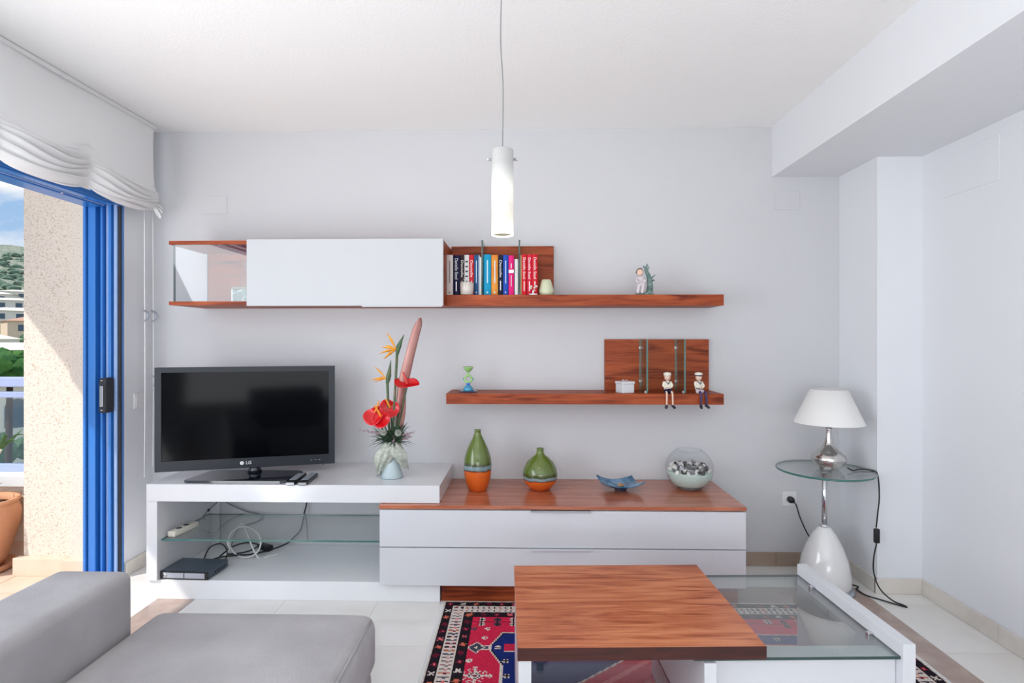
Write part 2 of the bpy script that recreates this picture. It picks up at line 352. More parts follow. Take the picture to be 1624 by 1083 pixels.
# ------------------------------------------------------------------ the room
XL, XR, YB, YF, ZC = -2.174, 2.017, 3.2, -3.6, 2.5
JY, HZ = 2.965, 2.005                 # far jamb of the glazed door, its head
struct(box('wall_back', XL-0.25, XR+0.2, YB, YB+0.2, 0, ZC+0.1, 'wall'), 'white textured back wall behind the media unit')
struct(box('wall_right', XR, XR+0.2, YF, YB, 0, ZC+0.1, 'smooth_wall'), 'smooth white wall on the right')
bm = bmesh.new()
add_box(bm, XL-0.2, XL, JY, YB, 0, ZC+0.1); add_box(bm, XL-0.2, XL, -1.2, JY, 2.40, ZC+0.1); add_box(bm, XL-0.2, XL, YF, -1.2, 0, ZC+0.1)  # opening runs above the door head for the added transom
struct(from_bm('wall_left', bm, 'smooth_wall'), 'white wall around the glazed balcony door')
bm = bmesh.new()
add_box(bm, XL, -1.9, YF-0.2, YF, 0, ZC+0.1); add_box(bm, 1.5, XR, YF-0.2, YF, 0, ZC+0.1); add_box(bm, -1.9, 1.5, YF-0.2, YF, 2.35, ZC+0.1)
struct(from_bm('wall_front', bm, 'smooth_wall'), 'white wall behind the viewer with a wide opening')
struct(box('ceiling', XL-0.2, XR+0.2, YF, YB, ZC, ZC+0.12, 'ceiling'), 'white textured ceiling')
struct(box('trim_1', 1.411, XR, YF, YB, 2.215, ZC, 'smooth_wall'), 'white boxed ceiling beam along the right wall')
struct(box('trim_2', 1.791, XR, 2.86, YB, 0, 2.215, 'smooth_wall'), 'white square pillar in the right corner')
floor = struct(box('floor', XL-0.2, XR, YF, YB, -0.06, -0.003, 'grout'), 'polished cream marble floor with a brown inlaid border')
BX0, BX1, RX0, RX1, BY0, BY1 = -1.822, -1.633, 1.565, 1.722, 2.735, 2.915
tiles = {}
def tile(name, x0, x1, y0, y1, mat):
    g = 0.0008; key = (round(x1-x0, 3), round(y1-y0, 3), mat)
    if key not in tiles:
        bm = bmesh.new(); add_box(bm, 0, x1-x0-2*g, 0, y1-y0-2*g, -0.003, 0); bmesh.ops.recalc_face_normals(bm, faces=bm.faces)
        me = bpy.data.meshes.new(name); bm.to_mesh(me); bm.free(); me.materials.append(M[mat]); tiles[key] = me
    o = bpy.data.objects.new(name, tiles[key]); C.objects.link(o); o.parent = floor; o.location = (x0+g, y0+g, 0); return o
def cells(a, b, step, start):
    out = [a]; k = start
    while k < b-0.02:
        if k > a+0.02: out.append(k)
        k += step
    return out+[b]
ys = cells(YF, BY0, 0.45, 2.317-0.45*13)
ys2 = ys+[BY1, YB]
xs_in = [BX1]+[BX1+(RX0-BX1)*i/7 for i in range(1, 7)]+[RX0]
for a, b in zip(ys, ys[1:]):
    for c, d in zip(xs_in, xs_in[1:]): tile('marble_tile', c, d, a, b, 'marble')
for a, b in zip(ys2, ys2[1:]):
    tile('marble_tile', XL-0.2, BX0, a, b, 'marble'); tile('marble_tile', RX1, XR, a, b, 'marble')
    if a < BY0-0.01:
        tile('border_tile', BX0, BX1, a, b, 'marble_brown'); tile('border_tile', RX0, RX1, a, b, 'marble_brown')
xb = [BX0]+xs_in+[RX1]
for c, d in zip(xb, xb[1:]):
    tile('border_tile', c, d, BY0, BY1, 'marble_brown'); tile('marble_tile', c, d, BY1, YB, 'marble')
# baseboards: marble skirting pieces
def base_run(name, p0, p1, nrm, mat, pieces, label):
    p0 = Vector(p0); p1 = Vector(p1); d = (p1-p0); n = Vector(nrm); h = 0.076
    lo = [min(p0[i], p1[i], p0[i]+n[i]*0.006, p1[i]+n[i]*0.006) for i in (0, 1)]; hi = [max(p0[i], p1[i], p0[i]+n[i]*0.006, p1[i]+n[i]*0.006) for i in (0, 1)]
    root = struct(box(name, lo[0], hi[0], lo[1], hi[1], 0, h-0.004, 'grout'), label)
    for i in range(pieces):
        a = p0+d*(i/pieces); b = p0+d*((i+1)/pieces); e = d.normalized()*0.0008; a = a+e; b = b-e
        q = [a, b, a+n*0.014, b+n*0.014]
        box('skirting_tile', min(v.x for v in q), max(v.x for v in q), min(v.y for v in q), max(v.y for v in q), 0.0005, h, mat, root, bev=0.0015, seg=1)
base_run('baseboard_back', (1.08, YB, 0), (1.777, YB, 0), (0, -1, 0), 'baseboard_brown', 2, 'brown marble skirting along the back wall')
base_run('baseboard_pillar', (1.791, 2.848, 0), (1.791, YB-0.014, 0), (-1, 0, 0), 'baseboard', 1, 'cream marble skirting on the side of the pillar')
base_run('baseboard_front', (1.777, 2.86, 0), (XR, 2.86, 0), (0, -1, 0), 'baseboard', 1, 'cream marble skirting on the front of the pillar')
base_run('baseboard_right', (XR, -3.0, 0), (XR, 2.846, 0), (-1, 0, 0), 'baseboard', 13, 'cream marble skirting along the right wall')
base_run('baseboard_left', (XL, JY, 0), (XL, YB, 0), (1, 0, 0), 'baseboard', 1, 'cream marble skirting beside the balcony door')
# painted-over cover plates and the switch
def plate(name, label, x0, x1, y0, y1, z0, z1, cat='cover plate', mat='wall'):
    return tag(box(name, x0, x1, y0, y1, z0, z1, mat, bev=0.0015, seg=1), label, cat)
plate('wall_plate', 'white blank cover plate on back wall above the glass cabinet end', -1.886, -1.736, YB-0.004, YB, 2.02, 2.128)
plate('wall_plate', 'white blank cover plate on back wall just under the beam', 1.425, 1.567, YB-0.004, YB, 2.028, 2.137)
plate('wall_plate', 'large white blank cover plate high on right wall', XR-0.004, XR, 2.40, 2.72, 1.965, 2.16, mat='smooth_wall')
sw = thing('light_switch', 'white double light switch beside the blue door frame', 'switch', (XL, 3.076, 0.944))
box('switch_frame', 0, 0.008, -0.042, 0.042, -0.043, 0.043, 'plate', sw, bev=0.002)
for i in (0, 1): box('rocker', 0.008, 0.012, -0.034+0.035*i, -0.001+0.035*i, -0.034, 0.034, 'plate', sw, bev=0.001)

# ------------------------------------------------------------------ glazed balcony door: blue aluminium frame
win = struct(bpy.data.objects.new('window_1', None), 'blue aluminium frame of the sliding balcony door'); C.objects.link(win)
def prism_z(name, poly, z0, z1, mat, parent):
    bm = bmesh.new(); a = [bm.verts.new((x, y, z0)) for x, y in poly]; b = [bm.verts.new((x, y, z1)) for x, y in poly]
    n = len(poly); bm.faces.new(a[::-1]); bm.faces.new(b)
    for i in range(n): bm.faces.new((a[i], a[(i+1) % n], b[(i+1) % n], b[i]))
    return from_bm(name, bm, mat, parent)
X0 = XL-0.002
# jamb with its tracks (depth runs outwards along -X)
box('jamb', XL-0.172, XL, 2.945, JY, 0, HZ+0.03, 'blue_frame', win, bev=0.002, seg=1)
for a, b, d, mt in ((0.012, 0.030, 0.020, 'blue_light'), (0.036, 0.050, 0.032, 'blue_frame'), (0.056, 0.074, 0.016, 'blue_light'), (0.080, 0.092, 0.034, 'blue_frame'), (0.110, 0.150, 0.045, 'blue_frame'), (0.155, 0.170, 0.055, 'blue_frame')):
    box('jamb_track', XL-b, XL-a, 2.946-d, 2.946, 0.0, HZ+0.01, mt, win, bev=0.003)
box('gasket', XL-0.012, XL+0.001, 2.935, 2.946, 0, HZ, 'rubber', win)
box('head', XL-0.172, XL, -1.2, 2.93, HZ+0.006, HZ+0.03, 'blue_frame', win, bev=0.002, seg=1)
for a, b, d, mt in ((0.004, 0.050, 0.012, 'blue_frame'), (0.056, 0.062, 0.016, 'blue_light'), (0.070, 0.165, 0.020, 'blue_frame')):
    box('head_track', XL-b, XL-a, -1.2, 2.90, HZ+0.008-d, HZ+0.008, mt, win, bev=0.003)
box('added_transom_rail', XL-0.172, XL, -1.2, 2.945, 2.375, 2.40, 'blue_frame', win, bev=0.002, seg=1)
box('added_transom_pane', XL-0.10, XL-0.092, -1.2, 2.945, HZ+0.03, 2.375, 'glass', win)  # transom added so daylight comes through behind the blind
box('jamb', XL-0.172, XL, 2.945, JY, HZ+0.03, 2.40, 'blue_frame', win, bev=0.002, seg=1)  # jamb carried up beside the added transom
box('sill', XL-0.172, XL, -1.2, 2.945, 0.0, 0.012, 'blue_light', win, bev=0.002, seg=1)
screw = lathe('screw', [(0.007, 0), (0.007, 0.003), (0.003, 0.004)], 'chrome', win, seg=12, loc=(0, 0, 0)); screw.location = (XL-0.05, 2.62, HZ-0.012); screw.rotation_euler = (PI, 0, 0)
h = tag(rbox('door_handle', XL-0.062, XL-0.022, 2.860, 2.925, 0.90, 1.085, 0.010, 'rubber', win, cuts=5), None, None)
box('handle_plate', XL-0.050, XL-0.032, 2.853, 2.862, 0.935, 1.045, 'steel', h, bev=0.002)
for z in (0.915, 1.07): lathe('handle_screw', [(0.006, 0), (0.006, 0.004)], 'chrome', h, seg=10, loc=(XL-0.042, 2.86, z))

# ------------------------------------------------------------------ balcony
SLZ = 2.75
bf = struct(box('floor_balcony', -5.2, XL-0.2, YF, 3.2, -0.08, -0.024, 'grout'), 'terracotta tiled balcony floor')
tm = {}
for i in range(6):
    for j in range(9):
        x1 = XL-0.2-0.42*i; y1 = 3.2-0.42*j
        if 'm' not in tm:
            b_ = bmesh.new(); add_box(b_, 0, 0.414, 0, 0.414, 0, 0.012); bmesh.ops.recalc_face_normals(b_, faces=b_.faces); tm['m'] = bpy.data.meshes.new('balcony_tile'); b_.to_mesh(tm['m']); b_.free(); tm['m'].materials.append(M['terracotta_tile'])
        o = bpy.data.objects.new('balcony_tile', tm['m']); C.objects.link(o); o.parent = bf; o.location = (x1-0.417, y1-0.417, -0.024)
struct(box('ceiling_balcony', -3.80, XL-0.2, YF, 3.45, SLZ, SLZ+0.2, 'wall'), 'underside of the balcony above')
wing = struct(box('wall_balcony', -2.79, XL-0.2, 3.03, 3.34, -0.02, SLZ, 'stucco'), 'beige stucco wing wall on the balcony')
box('stucco_return', -2.505, XL-0.2, 3.00, 3.03, -0.02, SLZ, 'stucco', wing)
for a, b, y in ((-2.815, -2.52, 2.985), (-2.52, XL-0.2, 2.965)): box('skirting_tile', a+0.001, b-0.001, y, y+0.045, -0.012, 0.085, 'terracotta_tile', wing, bev=0.002, seg=1)
par = struct(box('wall_parapet', -5.2, -2.79, 3.24, 3.40, -0.02, 0.42, 'stucco'), 'low stucco balcony parapet with white coping')
for i in range(6): box('skirting_tile', -5.2+0.4*i+0.001, -4.8+0.4*i-0.001, 3.225, 3.24, -0.012, 0.085, 'terracotta_tile', par, bev=0.002, seg=1)
box('coping', -5.2, -2.79, 3.20, 3.44, 0.42, 0.485, 'white_matte', par, bev=0.004)
ra = thing('balcony_railing', 'pale blue metal railing with clear glass on the balcony parapet', 'railing', (-4.0, 3.32, 0.485))
box('bottom_rail', -1.2, 1.21, -0.02, 0.02, 0.0, 0.045, 'rail', ra, bev=0.004)
box('top_rail', -1.2, 1.21, -0.03, 0.03, 0.515, 0.575, 'rail', ra, bev=0.008)
box('mid_rail', -1.2, 1.21, -0.02, 0.02, 0.45, 0.485, 'rail', ra, bev=0.004)
box('glass_panel', -1.2, 1.21, -0.005, 0.005, 0.045, 0.45, 'glass', ra)
for x in (-1.18, -0.4, 0.37, 1.19): box('post', x-0.02, x+0.02, -0.022, 0.022, 0, 0.515, 'rail', ra, bev=0.003)
# terracotta pot and its plant
pt = thing('plant_pot', 'terracotta pot on a saucer standing on the balcony', 'pot', (-3.065, 3.03, -0.012))
lathe('pot_body', [(0.12, 0.035), (0.135, 0.06), (0.165, 0.16), (0.19, 0.26), (0.196, 0.32), (0.185, 0.36), (0.178, 0.375), (0.192, 0.385), (0.192, 0.40), (0.172, 0.40), (0.168, 0.36)], 'pot', pt, cap1=False)
lathe('saucer', [(0.13, 0.0), (0.165, 0.012), (0.17, 0.04), (0.16, 0.04), (0.15, 0.02)], 'pot', pt)
lathe('soil', [(0.169, 0.35), (0.1, 0.362), (0.01, 0.37)], 'soil', pt, cap0=False)
pl = thing('potted_plant', 'slender pale-stalked plant growing in the terracotta pot', 'plant', (-3.075, 3.03, 0.355))
st = [(0.0, 0, 0), (0.04, 0.005, 0.12), (0.10, 0.01, 0.24), (0.15, 0.01, 0.32)]
tube('stalk', st, [0.008, 0.005], 'stalk', pl, n=5)
for i in range(9):
    a = i*2*PI/9; r = 0.11
    tube('leaf', [st[-1], (0.15+r*0.5*math.cos(a), 0.01+r*0.5*math.sin(a), 0.37+0.02*(i % 2)), (0.15+r*math.cos(a), 0.01+r*math.sin(a), 0.355+0.03*(i % 3))], [0.004, 0.013, 0.001], 'leaf', pl, seg=6, n=4, flat=0.25)
for i in range(5):
    a = i*1.3; tube('leaf', [(0, 0, 0), (0.06*math.cos(a), 0.06*math.sin(a), 0.08), (0.14*math.cos(a), 0.14*math.sin(a), 0.10)], [0.006, 0.016, 0.001], 'leaf', pl, seg=6, n=4, flat=0.3)

# ------------------------------------------------------------------ hillside beyond
def hill_z(r, a):
    base = -9+max(0, r-60)*0.055+max(0, r-150)*0.085+max(0, r-330)*0.05
    return base+2.0*math.sin(a*9+r*0.012)+4*math.sin(a*5+1.3)*min(1, r/400)
bm = bmesh.new(); NR, NA = 44, 60; gv = []
for i in range(NR):
    r = 14+(700-14)*(i/(NR-1))**1.6; row = []
    for j in range(NA):
        a = math.radians(-20+110*j/(NA-1)); row.append(bm.verts.new((-r*math.sin(a), r*math.cos(a), hill_z(r, a)+random.uniform(-0.4, 0.4)*r/100)))
    gv.append(row)
for i in range(NR-1):
    for j in range(NA-1): bm.faces.new((gv[i][j], gv[i][j+1], gv[i+1][j+1], gv[i+1][j]))
hill = struct(from_bm('ground_hillside', bm, 'scrub', None, True), 'scrubby green hillside seen past the balcony')
def polar(adeg, r):
    a = math.radians(adeg); return Vector((-r*math.sin(a), r*math.cos(a), hill_z(r, a)))
hm = [('house_white', 'white'), ('house_cream', 'cream')]
specs = [(44.2, 118, 13, 9, 6, 0), (42.2, 130, 12, 9, 6, 1), (45.6, 150, 14, 9, 7, 0), (43.4, 165, 12, 9, 6, 0), (41.6, 182, 14, 10, 7, 1), (44.4, 200, 15, 10, 7, 0), (42.9, 222, 14, 10, 7, 0), (45.2, 240, 16, 10, 8, 1), (43.7, 262, 15, 10, 8, 0), (41.8, 280, 16, 10, 8, 1), (44.6, 300, 16, 10, 8, 0), (42.6, 322, 17, 11, 8, 0), (47.5, 190, 15, 10, 7, 0), (39.5, 210, 15, 10, 7, 1), (48, 270, 16, 10, 8, 1), (39, 300, 16, 10, 8, 0)]
placed = []
def free(p, rad):
    for q, r2 in placed:
        if math.hypot(p.x-q.x, p.y-q.y) < rad+r2: return False
    placed.append((p, rad)); return True
for i, (a, r, wx, wy, hz, k) in enumerate(specs):
    p = polar(a, r)
    if not free(p, 10.5): continue
    rt = thing('hillside_house', ('white house with pale flat roof far up the hillside', 'cream house with red roof far up the hillside')[k], 'house', (p.x, p.y, p.z-1), math.radians(a+random.uniform(-14, 14)), 'houses on the hillside')
    box('wall', -wx/2, wx/2, -wy/2, wy/2, 0, hz, hm[k][0], rt)
    bm = bmesh.new(); v = [bm.verts.new(q) for q in ((-wx/2-0.5, -wy/2-0.5, hz), (wx/2+0.5, -wy/2-0.5, hz), (wx/2+0.5, wy/2+0.5, hz), (-wx/2-0.5, wy/2+0.5, hz), (-wx/4, 0, hz+1.1), (wx/4, 0, hz+1.1))]
    for q in ((0, 1, 5, 4), (1, 2, 5), (2, 3, 4, 5), (3, 0, 4), (3, 2, 1, 0)): bm.faces.new([v[n_] for n_ in q])
    from_bm('roof', bm, ('house_white', 'roof')[k], rt)
    for fz in (1.6, hz-2.4):
        for fx in (-0.3, 0, 0.3): box('window', fx*wx-0.9, fx*wx+0.9, -wy/2-0.06, -wy/2+0.1, fz, fz+1.5, 'pane_dark', rt)
def tree_obj(name, label, group, p, r, hgt, mat, n=9, br=(0.32, 0.55), flat=1.0):
    rt = thing(name, label, 'tree', (p.x, p.y, p.z), 0, group)
    tube('trunk', [(0, 0, -0.5), (0.05*r, 0, hgt)], [0.06*r, 0.04*r], 'soil', rt, seg=6, curve=False)
    bm = bmesh.new()
    for q in range(n):
        a = random.uniform(0, 6.28); d = random.uniform(0, 0.75)*r
        blob_bm(bm, (d*math.cos(a), d*math.sin(a), hgt+random.uniform(-0.35, 0.45)*r*flat), r*random.uniform(*br), 2, 0.13)
    from_bm('crown', bm, mat, rt)
for a, r, s, lab in ((43.6, 31, 2.5, 'bright green umbrella pine nearest behind the balcony railing'), (54.5, 33, 2.4, 'bright green umbrella pine hidden left of the balcony opening'), (34.5, 31, 2.3, 'bright green umbrella pine standing behind the stucco wall')):
    p = polar(a, r); tree_obj('pine_tree', lab, 'pines below the balcony', p, s, 0.22-p.z, 'pine', 70, (0.11, 0.20), 0.35)
for i in range(120):
    a = random.uniform(40.5, 47); r = 92+i*2.3
    p = polar(a, r); rad = random.uniform(2.2, 4.0)
    if free(p, rad*1.3): tree_obj('hillside_tree', 'small dark green tree between the hillside houses', 'trees on the hillside', p, rad, 3.0, 'tree', 7)
bm = bmesh.new(); rb = random.Random(21)
for i in range(420):
    a = rb.uniform(34, 54); r = rb.uniform(385, 600); p = polar(a, r); blob_bm(bm, (p.x, p.y, p.z+0.6), rb.uniform(1.2, 3.4), 1, 0.2, (1.2, 1.2, 0.7))
tag(from_bm('hillside_scrub', bm, 'bush', None), 'grey-green bushes dotted over the hillside', 'bushes', kind='stuff')
va = polar(43.6, 58)
vl = thing('villa', 'white arched villa below the balcony, seen through the railing glass', 'house', (va.x, va.y, va.z), math.radians(43))
box('wall', -9, 9, -4, 4, 0, 5.6, 'house_white', vl); box('roof_terrace', -9.4, 9.4, -4.4, 4.4, 5.6, 6.0, 'house_cream', vl)
for x in (-6.6, -4.2, -1.8, 0.6, 3.0, 5.4):
    bm = bmesh.new(); n_ = 10; pts = [(x-0.7, 2.6), (x+0.7, 2.6)]+[(x+0.7*math.cos(PI*k/n_), 4.0+0.7*math.sin(PI*k/n_)) for k in range(n_+1)]
    f_ = [bm.verts.new((q[0], -4.05, q[1])) for q in pts]; g_ = [bm.verts.new((q[0], -3.9, q[1])) for q in pts]; bm.faces.new(f_); bm.faces.new(g_[::-1])
    for k in range(len(pts)): bm.faces.new((f_[k], f_[(k+1) % len(pts)], g_[(k+1) % len(pts)], g_[k]))
    from_bm('arched_window', bm, 'pane_dark', vl)
for a, r, s, lab in ((44.3, 40, 1.5, 'leafy garden shrub at the left before the white villa'), (41.6, 43, 1.4, 'leafy garden shrub at the right before the white villa'), (43.0, 35, 1.2, 'low leafy garden shrub nearest to the balcony')):
    p = polar(a, r); tree_obj('garden_shrub', lab, 'shrubs in the villa garden', p, s, 2.6, 'tree', 7)

# ------------------------------------------------------------------ roman blind over the door
bl = thing('roman_blind', 'sheer white roman blind gathered in swags above the balcony door', 'blind', (-2.10, 0, 0))
box('head_rail', -0.068, 0.012, -0.9, 3.10, 2.478, 2.498, 'white_matte', bl, bev=0.003)
bm = bmesh.new(); cols = []
NY, NU = 170, 64
PIN = [3.075, 2.60, 2.12, 1.64, 1.16, 0.68, 0.2, -0.28, -0.76]
for j in range(NY):
    y = 3.085-(3.085+0.76)*(j/(NY-1))**1.25
    k = 0
    while k < len(PIN)-2 and y < PIN[k+1]: k += 1
    t_ = min(1, max(0, (PIN[k]-y)/(PIN[k]-PIN[k+1])))
    sag = math.sin(PI*t_)**1.0; pinch = math.exp(-(min(t_, 1-t_)*0.478/0.05)**2)
    endp = 1 if (k == 0 and t_ < 0.5) else 0
    ztop = 2.205-0.055*sag-(0.07*(1-t_) if k == 0 else 0); zbot = 2.030-0.050*sag**0.8+0.0*pinch
    col = []
    for u in range(NU):
        f = u/(NU-1)
        if f < 0.28:
            g = f/0.28; x = 0.006+0.028*g*g*(0.5+0.5*sag)+0.006*math.sin(y*7+g*2); z = 2.48+(ztop-2.48)*g
            if j < 4: x -= 0.0
        else:
            g = (f-0.28)/0.72; ph = g*6*2*PI
            amp = (0.020+0.010*math.sin(y*11+1))*(1-0.55*pinch)
            x = 0.034*(0.5+0.5*sag)+0.030*math.sin(PI*g)*(1-0.5*pinch)+amp*math.sin(ph+0.8*math.sin(y*5))*min(1, g*5)
            z = ztop+(zbot-ztop)*g+0.012*math.cos(ph+y*2.0)*min(1, g*5)*(1-0.4*pinch)+0.008*math.sin(y*13+g*9)
        col.append(bm.verts.new((x, y, z)))
    cols.append(col)
for a, b in zip(cols, cols[1:]):
    for u in range(NU-1): bm.faces.new((a[u], b[u], b[u+1], a[u+1]))
fab = from_bm('fabric', bm, 'sheer', bl, True); sm = fab.modifiers.new('thickness', 'SOLIDIFY'); sm.thickness = 0.0015
# gathered tuft at the far lower corner
bm = bmesh.new()
for i in range(9):
    a = i/8*PI*1.3-0.4; add_tube(bm, spline([(0.02, 3.05, 2.05), (0.03+0.012*math.cos(a), 3.075+0.012*math.sin(a*2), 2.02+0.03*math.sin(a)), (0.035+0.02*math.cos(a*1.7), 3.085+0.02*math.sin(a), 1.995+0.045*math.sin(a))], 4), [0.004+0.001*min(q, 5) for q in range(9)], 6, 0.5)
from_bm('corner_tuft', bm, 'sheer', bl, True)
for i, (y, z0) in enumerate(((3.055, 0.52), (3.125, 0.56))):
    cd = thing('blind_cord', 'white pull cord hanging nearer the balcony door' if i == 0 else 'white pull cord hanging nearer the room corner', 'cord', (-2.125, y, z0), 0, 'pull cords of the roman blind')
    tube('cord', [(0, 0, 0), (0.004, 0, 0.5), (0.0, 0, 2.02-z0)], 0.0035, 'white_matte', cd, seg=6)
    for z in ((1.42,) if i == 0 else (1.42, 1.05)):
        bm = bmesh.new(); add_tube(bm, spline([(0.0, -0.012, z+0.03-z0), (0.008, 0.012, z+0.02-z0), (0.008, 0.014, z-0.01-z0), (0.0, -0.004, z-0.03-z0)], 5), 0.006, 8); from_bm('cord_joiner', bm, 'silver', cd, True)

# ------------------------------------------------------------------ TV bench (white C shape)
YBK = YB-0.004
be = thing('tv_bench', 'glossy white open TV bench with a thick top and glass shelf', 'bench', (-1.142, 2.70, 0))
box('top_slab', -0.727, 0.727, 0, YBK-2.70, 0.487, 0.573, 'white_gloss', be, bev=0.0015, seg=1)
box('side_panel', -0.727, -0.673, 0, YBK-2.70, 0.095, 0.4865, 'white_gloss', be, bev=0.0015, seg=1)
box('base_slab', -0.727, 0.727, 0.012, YBK-2.70, 0.0, 0.0945, 'white_shade_offset', be, bev=0.0015, seg=1)
glass_slab('glass_shelf', -0.672, 0.435, 0.03, 0.44, 0.283, 0.291, be, edge='glass_edge')
box('corner_strip', -0.673, -0.63, YBK-2.715, YBK-2.70, 0.0955, 0.4865, 'white_satin', be)
for x in (-0.66, 0.42):
    for y in (0.1, 0.38): box('shelf_support', x-0.008, x+0.008, y-0.008, y+0.008, 0.275, 0.283, 'chrome', be)

# ------------------------------------------------------------------ sideboard
sb = thing('sideboard', 'low white two-drawer sideboard with a wooden top', 'sideboard', (0.178, 2.671, 0))
box('body', -0.872, 0.872, 0.02, YBK-2.671, 0.096, 0.466, 'white_satin', sb)
box('wooden_top', -0.883, 0.882, 0, YBK-2.671, 0.468, 0.4855, 'wood_sideboard', sb, bev=0.001, seg=1)
tp = box('plinth', -0.588, 0.86, 0.055, 0.40, 0, 0.0955, 'wood', sb); tp['label'] = 'wooden plinth'
for z0, z1 in ((0.284, 0.462), (0.098, 0.279)):
    dr = box('drawer_front', -0.880, 0.878, 0.0, 0.019, z0, z1, 'white_satin', sb, bev=0.0012, seg=1)
    hd = box('handle_strip', -0.148, 0.140, -0.008, 0.004, z1-0.001, z1+0.004, 'slate_grey' if z0 > 0.2 else 'silver', dr)
    box('handle_lip', -0.148, 0.140, -0.009, -0.006, z1-0.006 if z0 < 0.2 else z1-0.003, z1+0.004, 'steel' if z0 > 0.2 else 'white_satin', dr)

# ------------------------------------------------------------------ wall cabinet, shelves
wc = thing('wall_cabinet', 'wall-hung wooden cabinet with glass end and white sliding door', 'cabinet', (-1.142, 2.87, 1.468))
BKY = YBK-2.87
box('top_board', -0.724, 0.720, 0, BKY, 0.318, 0.337, 'wood', wc); box('bottom_board', -0.724, 0.720, 0, BKY, 0, 0.019, 'wood', wc)
box('back_panel', -0.70, 0.700, BKY-0.012, BKY, 0.019, 0.318, 'wood', wc)
box('side_board', 0.700, 0.720, 0, BKY-0.0, 0.019, 0.318, 'wood', wc)
box('divider', -0.305, -0.287, 0.01, BKY-0.012, 0.019, 0.318, 'wood', wc)
glass_slab('glass_side', -0.702, -0.696, 0.012, BKY-0.012, 0.0195, 0.3175, wc, thin='X', face='glass_bowl', edge='glass_edge_dark')
glass_slab('glass_front', -0.702, -0.310, 0.004, 0.010, 0.0195, 0.3175, wc, thin='Y', face='glass_bowl', edge='glass_edge_dark')
dw = box('sliding_door', -0.302, 0.722, -0.020, -0.001, -0.006, 0.340, 'white_door', wc, bev=0.001, seg=1); dw['label'] = 'white gloss sliding door'
box('door_rail', 0.30, 0.715, -0.016, 0.0, -0.011, -0.006, 'steel', dw)

s1 = thing('wall_shelf', 'upper wooden wall shelf carrying the row of books', 'shelf', (0.317, 2.96, 1.468))
BK = YBK-2.96
box('board', -0.737, 0.737, 0, BK, 0, 0.058, 'wood', s1, bev=0.001, seg=1)
box('back_panel', -0.737, -0.151, BK-0.018, BK, 0.0585, 0.354, 'wood', s1, bev=0.001, seg=1)
for x in (-0.546, -0.345):
    g = glass_slab('glass_divider', x-0.004, x+0.004, 0.03, BK-0.019, 0.0585, 0.356, s1, thin='X', face='glass_green', edge='glass_edge_dark')
s2 = thing('wall_shelf', 'lower wooden wall shelf with the seated sailor figurines', 'shelf', (0.317, 2.96, 0.942))
box('board', -0.737, 0.737, 0, BK, 0, 0.057, 'wood', s2, bev=0.001, seg=1)
box('back_panel', 0.140, 0.730, BK-0.018, BK, 0.0575, 0.347, 'wood', s2, bev=0.001, seg=1)
for x in (0.340, 0.541):
    g = glass_slab('glass_divider', x-0.004, x+0.004, 0.03, BK-0.019, 0.0575, 0.347, s2, thin='X', face='glass_green', edge='glass_edge')
    for z in (0.11, 0.30): box('glass_clip', x-0.0065, x+0.0065, BK-0.026, BK-0.0185, z-0.006, z+0.006, 'steel', g)
    box('foot_clip', x-0.012, x-0.005, 0.034, 0.042, 0.0575, 0.070, 'steel', g)

# ------------------------------------------------------------------ books
SH1 = 1.5262
books = [  # x0, x1, height, cover, label, lettering
    (-0.425, -0.388, 0.219, S(214, 206, 202), 'pale grey paperback, first in the row beside the cabinet', 'lines'),
    (-0.387, -0.352, 0.217, S(22, 24, 62), 'navy paperback with white lettering, second from the cabinet', 'Danielle Steel'),
    (-0.351, -0.327, 0.219, S(52, 36, 44), 'dark brown paperback with gold lettering behind the candle', 'Danielle'),
    (-0.326, -0.301, 0.219, S(222, 220, 220), 'white paperback with black lettering behind the candle', 'Black'),
    (-0.300, -0.275, 0.219, S(208, 34, 44), 'red paperback right behind the candle, left of the steel blue one', 'Danielle'),
    (-0.273, -0.250, 0.218, S(40, 86, 130), 'steel blue paperback left of the first glass divider', 'lines'),
    (-0.249, -0.244, 0.217, S(188, 204, 226), 'thin pale blue booklet left of the first glass divider', None),
    (-0.243, -0.234, 0.206, S(222, 224, 216), 'thin ivory booklet against the first glass divider', None),
    (-0.222, -0.182, 0.221, S(18, 146, 186), 'thick turquoise paperback right of the first glass divider', 'lines'),
    (-0.180, -0.144, 0.219, S(226, 150, 52), 'orange-yellow paperback between the glass dividers', 'lines'),
    (-0.142, -0.118, 0.218, S(18, 18, 44), 'blackish navy paperback right of the orange one', 'Danielle'),
    (-0.117, -0.088, 0.218, S(36, 78, 176), 'royal blue paperback left of the magenta one', 'lines'),
    (-0.086, -0.058, 0.214, S(222, 28, 118), 'magenta paperback with a white band', 'band'),
    (-0.055, -0.035, 0.196, S(226, 226, 226), 'short white paperback against the second glass divider', None),
    (-0.022, -0.016, 0.217, S(222, 200, 150), 'thin cream booklet right of the second glass divider', None),
    (-0.015, 0.011, 0.220, S(206, 20, 36), 'first of three red paperbacks, against the cream booklet', 'Danielle Steel'),
    (0.013, 0.039, 0.220, S(212, 30, 60), 'middle one of three red paperbacks, with a pink tinge', 'Danielle Steel'),
    (0.041, 0.070, 0.221, S(202, 22, 40), 'last of three red paperbacks, at the right end of row', 'Danielle Steel')]
pm('pages', S(226, 216, 196), 0.9)
